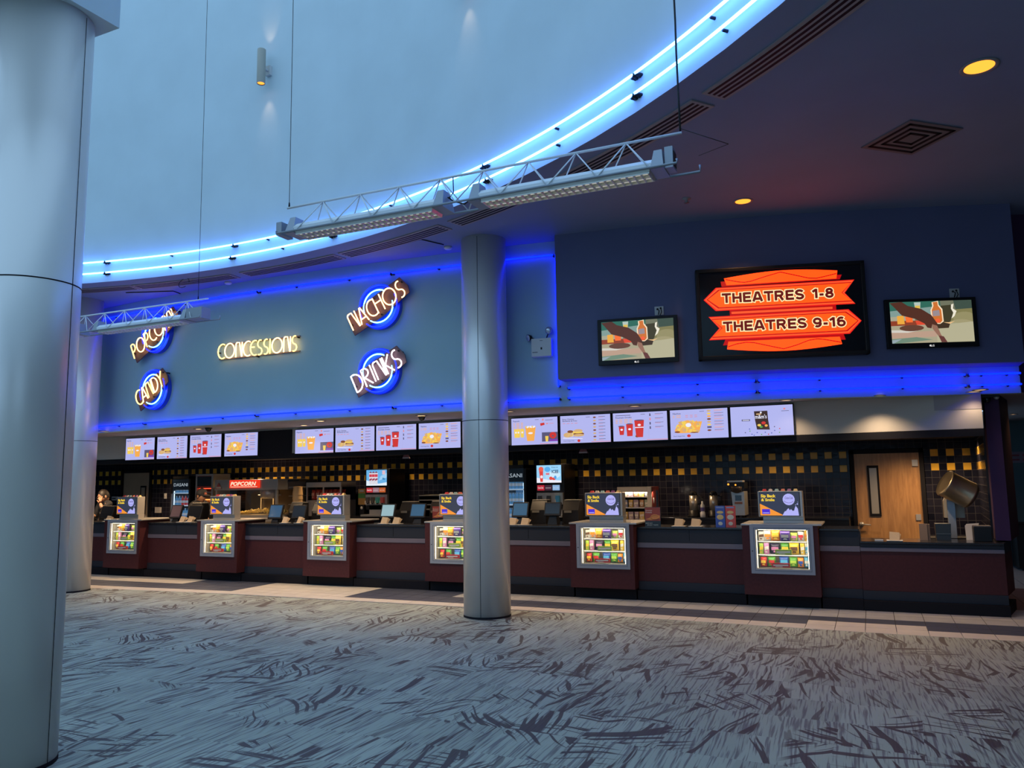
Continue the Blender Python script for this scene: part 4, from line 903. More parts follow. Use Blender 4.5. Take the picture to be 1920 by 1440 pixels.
for (sh, dx, w_, h_, d_, dy, kd, c1, c2, wd) in CANDY:
    bb_, ll_ = (pillow if kd == 'p' else carton)(w_, h_, d_, c1, c2)
    t = thing('candy_bag' if kd == 'p' else 'candy_box', 'x', 'candy bag' if kd == 'p' else 'candy box', (0, 0, 0), 0, 'candy on the shelves of the lit display cases')
    bb_.build('wrapper' if kd == 'p' else 'carton', t); ll_.build('printed_label', t); protos.append(t)
for i, kx in enumerate(KC):
    c = case0 if i == 0 else dup(case0, (0, 0, 0)); c.location = (kx, YK, 0); c['label'] = 'lit glass fronted '+KN[i]
    nm = ('leftmost case', 'second case', 'third case', 'case left of column', 'case right of column', 'rightmost case')[i]
    for P0, cd in zip(protos, CANDY):
        loc = (kx+.002+cd[1], YK+.115+cd[5], SHZ[cd[0]]+.0005+(.004 if cd[0] == 0 else 0))
        q = P0 if i == 0 else dup(P0, loc); q.location = loc; q['label'] = cd[9].replace(', ', ' ').replace(' on the', ',').replace(' of the', ' of')+', '+nm; q.rotation_euler[2] = random.uniform(-.08, .08)

# ---------------------------------------------------------------- soda dispensers with advertising screen
A_dark, A_or, A_yel, A_lav, A_pur, A_wh = glow('ad dark', (.035, .045, .085), .8), glow('ad orange', (1, .33, .03), .9), glow('ad yellow', (1, .68, .03), 1), glow('ad lavender', (.46, .46, .95), .95), glow('ad purple', (.06, .02, .62), 1), glow('ad white', (.85, .85, 1), 1)
A_ink = glow('ad ink', (.13, .10, .35), 1)
def dispenser():
    t = thing('drink_dispenser', 'x', 'drink dispenser', (0, 0, 1.0585), 0, 'steel drink dispensers with advert screens on the counter')
    b = MB(); b.box(-.215, .285, .03, .17, 0, .085, M_steel); b.box(-.215, .285, .026, .03, .04, .044, M_plast); b.build('base', t, bevel=.003)
    b = MB(); b.box(-.265, .285, 0, .17, .0855, .415, M_steel); h = b.build('housing', t, bevel=.005)
    b = MB(); b.box(-.25, .255, -.003, -.0005, .097, .402, M_plast); b.build('screen_surround', h)
    s = MB(); x0, x1, z0, z1 = -.243, .248, .103, .396; W, H = x1-x0, z1-z0
    def P(u, v, k): return (x0+u*W, -.0035-.0004*k, z0+v*H)
    s.face([P(0, 0, 0), P(1, 0, 0), P(1, 1, 0), P(0, 1, 0)], A_dark); s.face([P(0, 0, 1), P(.60, 0, 1), P(0, .52, 1)], A_or); s.face([P(.6, 0, 1), P(.85, 0, 1), P(.78, .03, 1), P(.58, .035, 1)], A_or); s.build('screen', t)
    def disc(cx, cy, r_, k, m, n=28, scal=0): s.face([P(cx+(r_+scal*(i % 2))*math.cos(2*PI*i/n)*H/W, cy+(r_+scal*(i % 2))*math.sin(2*PI*i/n), k) for i in range(n)], m)
    s = MB(); disc(.735, .70, .245, 2, A_lav, 40, .012)
    s.tube([P(.735+.13*math.cos(R(a)), .715+.17*math.sin(R(a)), 4) for a in range(205, 340, 9)], .003, A_ink, 5)
    s.text('Coca-Cola', *(P(.64, .72, 4)[0], P(0, .72, 4)[2]), .030, A_ink, y=P(0, 0, 3.2)[1], w=W*.20, shear=.3, off=.02); s.build('smiling_disc', t)
    s = MB(); ice = [(.56, .0), (.97, .0), (.95, .30), (.90, .42), (.87, .30), (.86, .22), (.82, .20), (.78, .28), (.75, .22), (.72, .32), (.68, .26), (.66, .20), (.62, .18)]
    s.face([P(u, v, 2) for u, v in ice], A_lav); disc(.945, .50, .03, 3, A_lav, 12); disc(.90, .46, .018, 3, A_lav, 10); disc(.955, .58, .014, 3, A_lav, 10); s.build('splash_picture', t)
    s = MB(); s.text('Sip Back', P(.035, .80, 0)[0], P(0, .80, 0)[2], .037, A_yel, y=-.005, w=W*.375, off=.03); s.text('& Smile', P(.04, .63, 0)[0], P(0, .63, 0)[2], .035, A_yel, y=-.005, w=W*.34, off=.03); s.build('lettering', t)
    s = MB(); s.face([P(.05, .06, 2), P(.25, .06, 2), P(.25, .28, 2), P(.05, .28, 2)], A_pur); s.face([P(.07, .10, 3), P(.23, .10, 3), P(.23, .13, 3), P(.07, .13, 3)], A_lav); s.build('purple_badge', t)
    for i, c in enumerate(((.60, .05, .05), (.62, .50, .45), (.30, .45, .45), (.60, .16, .10), (.25, .08, .22), (.62, .42, .16))):
        b = MB(); x = -.19+i*.078; b.taper((x-.026, x+.026, .08, .14), (x-.018, x+.018, .095, .13), .4155, .443, mat('flavour tab %d' % i, c, .4)); b.build('flavour_tab', t)
    return t
dd = dispenser()
for i, kx in enumerate(KC):
    q = dd if i == 0 else dup(dd, (0, 0, 0)); q.location = (kx-.01, YK+.07, 1.0585); q['label'] = 'steel dispenser with sip back advert screen on the '+KN[i]

# ---------------------------------------------------------------- registers, trays
def register(px0, px1, py0, py1, scr, label, y=11.40, hood=True, rz=.0, zt_=.993):
    A, B_ = onY(px0, (py0+py1)/2, y), onY(px1, (py0+py1)/2, y); top = onY((px0+px1)/2, py0, y).z; bot = max(zt_+.05, onY((px0+px1)/2, py1, y).z)
    cx = (A.x+B_.x)/2; w_ = B_.x-A.x; t = thing('cash_register', label, 'cash register', (cx, y, zt_+.0005), rz, 'touch screen registers along the counter')
    z0, z1 = bot-zt_, top-zt_; M = T(0, -.05, z0, rx=R(-17))
    b = MB(); b.box(-w_/2, w_/2, -.015, .02, 0, z1-z0+.01, M_plast, M); m = b.build('monitor', t, bevel=.006)
    b = MB(); b.box(-w_/2+.02, w_/2-.02, -.0165, -.0152, .03, z1-z0-.01, scr, M); b.build('screen', m)
    b = MB(); b.taper((-.08, .08, -.06, .12), (-.04, .04, .0, .06), 0, z0+.09, M_plast); b.build('stand', t, bevel=.004)
    b = MB(); b.taper((.085, .13, .02, .10), (.09, .125, .03, .09), 0, .04, M_plast); b.build('card_reader', t)
    if hood:
        hx = cx+w_*.5+.05; t = thing('receipt_printer', 'black printer with pale lid edge '+label.split('register ')[-1] if 'register ' in label else label, 'printer', (hx, y+.34, zt_+.0005), 0, 'black printers behind the registers')
        b = MB(); b.prism([(-.13, -.10, 0), (-.13, -.10, z1*.62), (-.13, -.02, z1+.02), (-.13, .14, z1+.02), (-.13, .14, 0)], (.26, 0, 0), M_plast); b.build('body', t, bevel=.004)
        b = MB(); b.box(-.12, .12, -.03, .13, z1+.021, z1+.032, mat('pale lid', (.30, .26, .21), .5)); b.build('lid', t, bevel=.002)
        b = MB(); b.box(-.10, .02, -.106, -.1005, z1*.5, z1*.5+.035, mat('grey slot', (.16, .15, .13), .5)); b.build('paper_slot', t)
G_blue, G_lt, G_dk, G_mint, G_menu = mat('blue screen glass', (.02, .06, .12), .12, e=(.015, .045, .09), s=1), mat('pale screen glass', (.2, .3, .34), .2, e=(.16, .27, .32), s=1), mat('dark screen glass', (.012, .013, .016), .15), mat('mint screen glass', (.2, .4, .3), .2, e=(.20, .42, .30), s=1), mat('menu screen glass', (.05, .03, .03), .2, e=(.05, .03, .035), s=1)
for a in ((160, 171, 953, 977, G_mint, 'register with a mint green screen at the far left'), (191, 214, 949, 974, G_dk, 'dark register in front of the person with glasses'),
          (322, 342, 947, 972, G_menu, 'register with a small lit menu, right of the leftmost case'), (354, 380, 948, 974, G_dk, 'dark register in front of the person in a cap'),
          (506, 531, 946, 973, G_blue, 'register with a blue screen right of the popcorn sign'), (550, 575, 947, 972, G_dk, 'dark register left of the third candy case'),
          (716, 742, 945, 971, G_lt, 'register with a pale blank screen near the drink machine'), (771, 799, 944, 971, G_blue, 'register with a blue screen left of the pretzel poster'),
          (962, 992, 942, 970, G_blue, 'register with a blue screen just right of the central column'), (1022, 1053, 942, 967, G_dk, 'dark register below the frozen drink machine')): register(*a)
def tray(px, py, label, zt_=.993, w_=.20, flip=0):
    p = onZ(px, py, zt_); p.y = YC+.075; w_ *= .70; t = thing('paper_bag_tray', label, 'tray', (p.x, p.y, zt_+.0005), R(flip), 'small trays of paper bags on the counter')
    b = MB(); b.taper((-w_*.6, w_*.6, -.07, .07), (-w_*.66, w_*.66, -.08, .08), 0, .012, M_white); b.build('tray', t, bevel=.002)
    for k in range(3): b = MB(); b.prism([(-w_*.42+.004*k, -.03+.018*k, .0125), (w_*.40, -.03+.018*k, .0125), (w_*.42+.01*k, .02+.018*k, .105-.012*k), (-w_*.38, .02+.018*k, .115-.010*k)], (0, .004, 0), M_paper); b.build('paper_bag', t)
for a in ((176, 980, 'paper bag tray at the far left end of the counter'), (321, 981, 'left paper bag tray before the small lit menu register'), (338, 981, 'right paper bag tray before the small lit menu register'), (513, 983, 'left flat paper tray before the blue screen register near the popcorn machine', .993, .16, 8), (532, 984, 'right flat paper tray before the blue screen register near the popcorn machine', .993, .16, -8),
          (730, 982, 'paper bag tray before the pale blank register'), (754, 982, 'paper bag tray between the two registers left of the column'), (976, 983, 'paper bag tray right beside the central column'), (1007, 982, 'paper bag tray left of the dark register below the frozen drink machine'),
          (1276, 987, 'paper bag tray left of the airpots'), (1308, 987, 'paper bag tray below the small bottle between the airpots'), (1677, 1013, 'lone paper bag tray on the lower counter before the door', .84)): tray(*a)
def poster(px0, px1, py0, py1, zt_, label):
    y = onZ((px0+px1)/2, py1, zt_).y; y = min(max(y, YC+.03), YC+.45); A, B_ = onY(px0, py1, y), onY(px1, py1, y); top = onY(px1, py0, y).z; w_ = B_.x-A.x; h_ = top-zt_
    t = thing('counter_poster', label, 'poster', ((A.x+B_.x)/2, y, zt_+.0005), R(4), 'hot pretzel posters on the counter')
    b = MB(); b.box(-w_/2, w_/2, 0, .012, 0, h_, M_gloss); b.build('board', t); rd = mat('poster rust', (.30, .05, .03), .4); pz = mat('poster pretzel', (.62, .24, .07), .5); 
    b = MB(); b.box(-w_/2+.004, w_/2-.004, -.001, 0, h_*.30, h_-.004, rd); b.face([(-w_/2+.01, -.0015, h_*.38), (-.02, -.0015, h_*.34), (w_/2-.01, -.0015, h_*.42), (w_/2-.01, -.0015, h_*.58), (.0, -.0015, h_*.62), (-w_*.2, -.0015, h_*.46)], pz)
    b.tube([(w_*.14+.055*math.cos(R(a)), -.003, h_*.50+.03*math.sin(R(a)*1)) for a in range(0, 360, 24)], .006, pz, 6, True); b.build('printed_picture', t)
    b = MB(); wh = mat('poster white', (.7, .66, .6), .5); b.text('Gourmet', -w_/2+.012, h_*.80, h_*.07, wh, y=-.0018, w=w_*.42); b.text('Pretzels', -w_/2+.012, h_*.70, h_*.07, wh, y=-.0018, w=w_*.40); b.text('SHORT TASTE', -w_/2+.03, h_*.06, h_*.06, wh, y=-.0008, w=w_*.70); b.text('BAKED NEW', -w_/2+.008, h_*.16, h_*.045, wh, y=-.0008, w=w_*.45); b.build('lettering', t)
poster(1210, 1239, 951, 988, .993, 'rust coloured pretzel poster on the counter right of the fifth case'); poster(811, 834, 949, 980, .993, 'rust coloured pretzel poster just left of the central column')
p = onZ(1360, 989, .993)
for k, (c, lb) in enumerate((((.05, .10, .42), 'blue candy promotion carton on the counter left of the rightmost case'), ((.60, .07, .06), 'red candy promotion carton on the counter left of the rightmost case'))):
    x = p.x-.065+k*.135; t = thing('promotion_box', lb, 'box', (x, p.y+.02, .9935)); b = MB(); b.box(-.063, .063, 0, .05, 0, .285, mat('promo card %d' % k, c, .4)); b.build('carton', t)
    b = MB(); y_ = mat('promo print', (.70, .50, .20), .5); w_ = mat('promo cream', (.62, .58, .50), .5); b.box(-.05, .05, -.001, 0, .255, .275, mat('promo strip', (.22, .28, .5), .5)); b.ball((0, -.001, .20), (.045, .001, .02), y_); b.ball((0, -.001, .135), (.045, .001, .035), y_ if k == 0 else w_); b.ball((0, -.001, .05), (.03, .001, .025), w_); b.build('printed_label', t)

# ================================================================ menu screens
MB_BG, MB_BG2 = glow('menu lavender', (.47, .49, .90), .95), glow('menu side lavender', (.40, .41, .78), .9)
I_dk, I_red, I_or, I_tan, I_yel, I_brn, I_pk, I_wh = glow('menu ink', (.10, .09, .18), 1), glow('menu red', (.62, .035, .03), 1), glow('menu orange', (.92, .42, .08), 1), glow('menu tan', (.66, .42, .20), 1), glow('menu yellow', (.90, .62, .10), 1), glow('menu brown', (.22, .07, .03), 1), glow('menu pink', (.75, .25, .28), 1), glow('menu white', (.85, .85, 1), 1)
def menu(kind, W, H):
    t = thing('menu_screen', 'x', 'menu screen', (0, 0, 0), 0, 'lit menu screens in a row over the counter')
    b = MB(); b.box(0, W, -.055, -.002, 0, H, M_plast); b.build('frame', t, bevel=.003)
    m_ = .012; w_, h_ = W-2*m_, H-2*m_
    def P(u, v, k=0): return (m_+u*w_, -.0555-.0006*k, m_+(1-v)*h_)
    s = MB(); s.face([P(0, 0), P(1, 0), P(1, 1), P(0, 1)], MB_BG); s.build('display', t)
    s = MB()
    def rect(u0, v0, u1, v1, m, k=1): s.face([P(u0, v0, k), P(u1, v0, k), P(u1, v1, k), P(u0, v1, k)], m)
    def poly(pts, m, k=1): s.face([P(u, v, k) for u, v in pts], m)
    def ell(cx, cy, rx, ry, m, k=2, n=16): poly([(cx+rx*math.cos(2*PI*i/n), cy+ry*math.sin(2*PI*i/n)) for i in range(n)], m, k)
    def txt(tx, u, v, h, m=I_dk, w=None, k=3): q = P(u, v, k); s.text(tx, q[0], q[2], h*h_, m, y=q[1], w=w*w_ if w else None, off=.012)
    def lines(u, v, n, dv, m=I_pk, ws=(.09, .05, .05)):
        for i in range(n):
            x = u
            for q in ws: rect(x, v+i*dv, x+q, v+i*dv+.018, m, 2); x += q+.03
    def cup(cx, v0, v1, wt, wb, m, k=3, band=None):
        poly([(cx-wt/2, v0), (cx+wt/2, v0), (cx+wb/2, v1), (cx-wb/2, v1)], m, k)
        if band: ell(cx, (v0+v1)/2-.03, wt*.22, .035, band, k+1)
    if kind != 'E':
        rect(.66, 0, .662, 1, MB_BG2, 2)
        rect(.52, .07, .60, .085, I_dk, 2)
    if kind == 'A':
        txt('Popcorn', .04, .13, .055, I_dk, .14); lines(.05, .17, 5, .05, I_or, (.03, .07, .05))
        for cx in (.10, .155, .24): cup(cx, .40, .72, .085, .065, I_yel, 3, I_wh)
        cup(.42, .34, .86, .23, .15, I_or, 5, I_wh)
        for i in range(9): ell(.33+.022*i, .33+.015*(i % 2), .020, .035, I_wh if i % 3 else I_yel, 6, 8)
        ell(.69, .09, .02, .04, I_pk); rect(.74, .10, .90, .115, I_dk, 2); poly([(.63, .22), (.72, .20), (.73, .28), (.64, .32)], I_red, 3); rect(.76, .22, .80, .26, I_pk, 2); rect(.82, .23, .92, .245, I_pk, 2)
        rect(.665, .56, 1.0, .90, I_dk, 3); cup(.77, .70, .90, .07, .05, I_yel, 4); ell(.90, .68, .075, .12, I_red, 5); ell(.90, .70, .02, .03, I_dk, 6); rect(.82, .82, 1.0, .90, glow('menu purple', (.20, .05, .42), 1), 6); rect(.62, .965, 1, .985, I_pk, 2)
    elif kind == 'B':
        txt('Spicy Chicken', .04, .15, .05, I_dk, .24); txt('Sandwich & Fries', .04, .215, .05, I_dk, .30); lines(.05, .27, 1, .05, I_pk, (.05, .06, .04, .06))
        poly([(.04, .82), (.45, .86), (.44, .84), (.06, .79)], I_wh, 2)
        for i in range(7): poly([(.09+.045*i, .76), (.10+.045*i, .79), (.20+.03*i, .58), (.17+.03*i, .55)], I_yel if i % 2 else I_tan, 3)
        ell(.15, .70, .09, .09, I_tan, 3); ell(.20, .58, .06, .05, I_brn, 4); ell(.36, .56, .09, .06, I_tan, 5); ell(.37, .67, .11, .05, I_brn, 4); ell(.37, .72, .11, .05, I_tan, 5); ell(.36, .62, .10, .03, I_yel, 6)
        txt("Don't forget fries", .06, .93, .035, I_dk, .22); ell(.37, .92, .03, .05, I_red, 3)
        for i in range(8): ell(.69, .10+.115*i, .03, .03, I_tan if i % 2 else I_brn, 2, 10); rect(.77, .07+.115*i, .90, .085+.115*i, I_dk, 2); rect(.77, .105+.115*i, .86, .115+.115*i, I_pk, 2)
        rect(.62, .965, 1, .985, I_pk, 2)
    elif kind == 'C':
        rect(.05, .08, .33, .10, I_dk, 2); txt('Fountain Drinks', .05, .19, .055, I_dk, .30); lines(.05, .23, 3, .055, I_or, (.04, .06, .07, .05))
        cup(.16, .47, .78, .11, .075, I_red, 3, I_wh); cup(.31, .40, .83, .13, .10, I_red, 4, I_wh); cup(.49, .28, .88, .18, .125, I_red, 5); rect(.41, .52, .57, .55, I_wh, 6); ell(.49, .45, .03, .04, I_wh, 6)
        for cx, v in ((.15, .47), (.31, .40), (.49, .28)): ell(cx, v, .055 if cx < .4 else .085, .02, I_dk, 6)
        poly([(.42, .80), (.46, .88), (.44, .89), (.41, .86)], I_brn, 7)
        for i in range(4): poly([(.68, .06+.15*i), (.70, .06+.15*i), (.705, .15+.15*i), (.678, .15+.15*i)], I_dk if i != 1 else I_pk, 2); rect(.78, .07+.15*i, .93, .083+.15*i, I_dk, 2); rect(.78, .10+.15*i, .88, .112+.15*i, I_pk, 2)
        rect(.62, .965, 1, .985, I_pk, 2)
    elif kind == 'D':
        txt('Nachos', .05, .15, .055, I_dk, .14); lines(.05, .19, 2, .055, I_or, (.03, .08)); lines(.27, .19, 2, .055, I_pk, (.05, .05, .05))
        poly([(.07, .70), (.12, .80), (.50, .80), (.56, .42), (.46, .42), (.30, .36), (.16, .44)], I_or, 2)
        random.seed(3)
        for i in range(46):
            u, v = random.uniform(.12, .50), random.uniform(.42, .76); a = random.uniform(0, 6.3); r_ = .045; poly([(u+r_*math.cos(a+k*2.1), v+r_*1.7*math.sin(a+k*2.1)) for k in range(3)], random.choice([I_yel, I_or, I_tan, I_yel]), 3+i*.1)
        ell(.32, .53, .05, .07, I_wh, 8); ell(.12, .76, .05, .03, I_brn, 8); ell(.42, .79, .07, .02, I_brn, 8); txt("Don't forget fries", .05, .92, .035, I_dk, .20); ell(.32, .90, .032, .05, I_red, 3)
        for i in range(8):
            ell(.68, .07+.095*i, .035, .032, (I_tan, I_yel, I_or, I_brn)[i % 4], 2, 10) if i != 6 else rect(.645, .60, .72, .66, I_dk, 2)
            rect(.77, .05+.095*i, .93, .062+.095*i, I_or if i % 3 == 0 else I_dk, 2); rect(.77, .08+.095*i, .90, .09+.095*i, I_pk, 2)
    else:
        poly([(.385, .17), (.60, .17), (.605, .45), (.625, .80), (.42, .78), (.395, .45)], glow('menu chocolate', (.045, .022, .018), 1), 3); txt("m&m's", .40, .42, .13, I_wh, .185, 5); txt("m&m's", .402, .42, .125, glow('menu navy', (.04, .03, .05), 1), .18, 4)
        ell(.495, .22, .015, .03, I_wh, 4); ell(.53, .57, .035, .05, I_red, 4); ell(.46, .64, .03, .04, I_yel, 4); ell(.57, .66, .025, .04, I_or, 4); ell(.49, .70, .025, .03, glow('menu green', (.10, .40, .08), 1), 4); rect(.42, .25, .50, .29, I_tan, 4)
        rect(.18, .43, .315, .49, I_dk, 3); rect(.195, .45, .30, .47, I_wh, 4); ell(.87, .13, .018, .03, I_pk, 2); rect(.82, .19, .94, .205, I_dk, 2)
        for i, (u, v) in enumerate(((.30, .78), (.305, .85), (.23, .90), (.335, .96), (.42, .91), (.49, .98), (.55, .91), (.60, .98), (.65, .94), (.70, .86), (.70, .73), (.78, .80), (.37, 1.0), (.775, .93))):
            ell(u, v*.97, .010, .018, (glow('menu blue', (.06, .10, .45), 1), glow('menu green', (.10, .40, .08), 1), I_dk, I_red)[i % 4 if i % 3 else 0], 2, 10)
    s.build('menu_picture', t); return t
ms = [(234, 289.5, 'A'), (293, 351, 'B'), (354.5, 415, 'C'), (419.5, 483.5, 'D'), (552, 626, 'A'), (627.5, 703, 'B'), (704, 781.5, 'C'), (784, 865, 'D'), (958, 1047.5, 'A'), (1050, 1147, 'B'), (1149, 1254, 'C'), (1256.5, 1368, 'D'), (1370, 1491, 'E')]
topl = lambda x: 822+(x-233)*(756-822)/(1490-233)
botl = lambda x: 864-.0377*(x-238)
words = {'A': 'popcorn menu screen', 'B': 'chicken sandwich menu screen', 'C': 'red fountain drinks menu screen', 'D': 'nachos menu screen', 'E': 'menu screen showing a dark chocolate candy bag'}
grp = ['in the left group', 'in the middle group', 'right of the central column']
for i, (a, c, kd) in enumerate(ms):
    y = YM-.06; A, B_ = onY(a, botl(a), y), onY(c, botl(c), y); Z1 = onY((a+c)/2, topl((a+c)/2), y).z; z0 = (A.z+B_.z)/2
    q = menu(kd, B_.x-A.x, Z1-z0); q.location = (A.x, YM-.004, z0); q['label'] = words[kd]+('' if kd == 'E' else ' '+grp[i//4])
t = thing('blank_fascia_panel', 'black blank panel between the left and middle menu groups', 'panel', (0, 0, 0)); A, B_ = onY(488, 830, YM), onY(549, 830, YM); b = MB(); b.box(A.x+.01, B_.x-.01, YM-.03, YM-.002, 2.16, ZS-.03, M_black); b.build('panel', t, bevel=.003)
# ================================================================ behind the counter
YBC = 13.02; ZBC = 1.03
def RC(x0, x1, y0, y1, Y):     # pixel rectangle on the plane at depth Y -> x0,x1,z0,z1
    ym = (y0+y1)/2; xm = (x0+x1)/2
    return onY(x0, ym, Y).x, onY(x1, ym, Y).x, onY(xm, y1, Y).z, onY(xm, y0, Y).z
segs = [(onY(562, 970, YBC).x, onY(930, 970, YBC).x, 'behind the popcorn machine and snack rack'), (onY(992, 970, YBC).x, onY(1592, 970, YBC).x, 'below the airpots and coffee brewer')]
for x0, x1, nm in segs:
    t = thing('back_counter', 'black back counter along the tiled wall '+nm, 'counter', (x0, YBC, 0)); L_ = x1-x0
    b = MB(); b.box(0, L_, .02, YB-YBC-.01, 0, ZBC-.035, M_plast); b.build('cabinet', t); b = MB(); b.box(0, L_, 0, YB-YBC-.01, ZBC-.034, ZBC, M_top); b.build('worktop', t, bevel=.004)
# glass door coolers with bottles
def bottle(c_liq, c_cap, h=.20, r_=.030):
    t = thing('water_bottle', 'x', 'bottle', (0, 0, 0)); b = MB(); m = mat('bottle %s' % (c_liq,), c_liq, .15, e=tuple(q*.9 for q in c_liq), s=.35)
    b.lathe([(r_*.9, 0), (r_, .01), (r_, h*.62), (r_*.85, h*.72), (r_*.38, h*.88), (r_*.38, h*.93)], m, n=12); b.build('body', t)
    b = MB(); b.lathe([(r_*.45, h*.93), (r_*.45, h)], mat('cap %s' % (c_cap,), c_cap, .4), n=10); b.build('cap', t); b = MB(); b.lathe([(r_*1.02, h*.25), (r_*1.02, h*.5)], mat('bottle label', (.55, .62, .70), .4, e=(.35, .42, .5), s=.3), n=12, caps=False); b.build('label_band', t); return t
def cooler(px0, px1, py_top, Y, label, head, rows, cols, glab, where, seam=0):
    x0, x1, _, zt_ = RC(px0, px1, py_top, 990, Y); W = x1-x0; t = thing('drinks_cooler', label, 'cooler', (x0, Y, 0), 0); Dp = YB-Y-.03
    b = MB(); s = .05; b.box(0, s, 0, Dp, .08, zt_, M_plast); b.box(W-s, W, 0, Dp, .08, zt_, M_plast); b.box(0, W, Dp-.03, Dp, .08, zt_, M_plast); b.box(0, W, 0, Dp, zt_-.06, zt_, M_plast); b.box(0, W, 0, Dp, 0, .30, M_plast); b.build('cabinet', t)
    b = MB(); b.box(s, W-s, 0, .02, zt_-.30, zt_-.07, mat('cooler header navy', (.015, .04, .08), .3)); b.text(head, W/2, zt_-.22, .07, glow('cooler header print', (.35, .42, .48), 1), y=-.001, w=W*.72, align='CENTER'); b.build('header_sign', t)
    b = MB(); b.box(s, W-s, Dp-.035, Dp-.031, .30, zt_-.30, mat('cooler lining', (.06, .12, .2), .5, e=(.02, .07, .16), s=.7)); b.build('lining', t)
    for x in (s+.012, W-s-.012): b = MB(); b.box(x-.006, x+.006, .03, .045, .35, zt_-.32, glow('cooler strip', (.55, .78, 1), 2.0)); b.build('light_strip', t)
    b = MB(); b.box(s, W-s, -.012, -.006, .30, zt_-.30, M_clear); g_ = b.build('glass_door', t); b = MB(); b.box(s+.005, s+.025, -.05, -.013, .9, 1.5, M_steel); b.build('door_handle', g_)
    zs = [.98, 1.25, 1.52][:rows]
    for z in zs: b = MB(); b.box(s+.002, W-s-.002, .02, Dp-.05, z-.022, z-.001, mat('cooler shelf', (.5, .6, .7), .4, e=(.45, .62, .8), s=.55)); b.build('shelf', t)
    for j, z in enumerate(zs):
        for k in range(2):
            for i in range(cols):
                xx = x0+s+.05+(W-2*s-.10)*i/(cols-1); red = seam and j == 1 and k == 0 and i > 1
                q = bottles[1 if red else 0]; c = dup(q, (xx, Y+.07+k*.075, z), 0, ('red capped drink bottle ' if red else 'blue water bottle ')+'on the '+('bottom', 'middle', 'top')[j]+' shelf, '+('front', 'rear')[k]+' row, of the '+where, glab); c['label'] = c['label']
bottles = [bottle((.10, .28, .50), (.6, .7, .8)), bottle((.45, .05, .05), (.5, .05, .05))]
xr, xl = 986, 950
cooler(934, 987, 872, 13.06, 'black drinks cooler partly behind the central column', 'DASANI', 3, 6, 'water bottles in the cooler beside the central column', 'cooler by the column')
cooler(320, 356, 893, 13.06, 'narrow lit drinks cooler near the left door', 'DASANI', 3, 5, 'bottles in the narrow cooler near the left door', 'narrow left cooler', 1)
for q in bottles:
    for c in list(q.children): bpy.data.objects.remove(c)
    bpy.data.objects.remove(q)

# hot food cabinet
x0, x1, z0, z1 = RC(366, 399, 889, 966, 13.06); W = x1-x0
t = thing('hot_food_cabinet', 'steel hot food cabinet glowing red behind the person in a cap', 'food warmer', (x0, 13.06, 0)); z1_ = z1
b = MB(); b.box(0, .045, 0, .5, .0, z1_, M_steel); b.box(W-.05, W, 0, .5, 0, z1_, M_steel); b.box(.045, W-.05, .45, .5, 0, z1_, M_steel); b.box(.045, W-.05, 0, .5, z1_-.04, z1_, M_steel); b.box(.045, W-.05, 0, .45, 0, 1.05, M_steel); b.build('cabinet', t)
b = MB(); b.box(.045, W-.05, .0, .03, z1_-.26, z1_-.05, M_gloss); b.build('header_sign', t)
b = MB(); b.box(.045, W-.05, .0, .04, z1_-.30, z1_-.265, mat('red trim', (.5, .08, .05), .4)); b.build('trim', t)
for z, e_ in ((z1_-.38, (1, .08, .03)), (z1_-.62, (1, .35, .08))): b = MB(); b.box(.06, W-.06, .02, .42, z-.02, z, M_steel); b.build('shelf', t); b = MB(); b.box(.08, W-.08, .03, .10, z+.06, z+.085, glow('heat lamp %s' % (e_,), e_, 1.6)); b.build('heat_lamp', t)
for k in range(6): q = MB(); q.ball((0, 0, 0), (.045, .05, .03), mat('warm bun', (.45, .22, .07), .6)); tag(q.build('bread_roll', loc=(x0+.13+(k % 3)*.10, 13.2+(k//3)*.12, z1_-.62+.031)), 'golden roll on the lower shelf of the red lit food cabinet', 'bread roll', 'rolls in the hot food cabinet')

# popcorn machine
PY = 12.80
x0, x1, zb_, zt_ = RC(402, 520, 899, 972, PY); W = x1-x0
t = thing('popcorn_machine', 'large steel popcorn machine with a red popcorn sign', 'popcorn machine', (x0, PY, 0)); zc0 = onY(460, 919, PY).z
b = MB(); b.box(0, W, 0, .95, zc0, zt_, M_steel); b.box(0, W, -.01, .0, zc0-.0, zc0+.03, M_steel); b.build('canopy', t, bevel=.004)
b = MB(); b.box(0, W, .05, .9, 0, 1.05, M_steel); b.build('base_cabinet', t)
for x in (.02, W-.06): b = MB(); b.box(x, x+.04, .01, .05, 1.05, zc0, M_steel); b.build('post', t)
b = MB(); b.box(.06, W-.06, .015, .02, 1.05, zc0, M_clear); b.build('glass_pane', t)
b = MB(); b.box(.03, W-.03, .88, .90, 1.05, zc0, mat('dim steel back', (.16, .12, .08), .4, .6)); b.build('back_panel', t)
s0, s1, sz0, sz1 = RC(432, 488, 900, 915, PY); b = MB(); b.box(s0-x0, s1-x0, -.03, -.005, sz0, sz1, glow('popcorn sign red', (.85, .035, .01), 1)); sg = b.build('sign_box', t, bevel=.003)
b = MB(); b.text('POPCORN', s0-x0+.03, sz0+(sz1-sz0)*.30, (sz1-sz0)*.48, glow('popcorn sign cream', (1, .85, .62), 1), y=-.032, w=(s1-s0)*.86, off=.025, shear=.25); b.box(s0-x0+.03, s1-x0-.05, -.0315, -.0305, sz0+.02, sz0+.03, glow('popcorn sign cream', (1, .85, .62), 1)); b.build('lettering', sg)
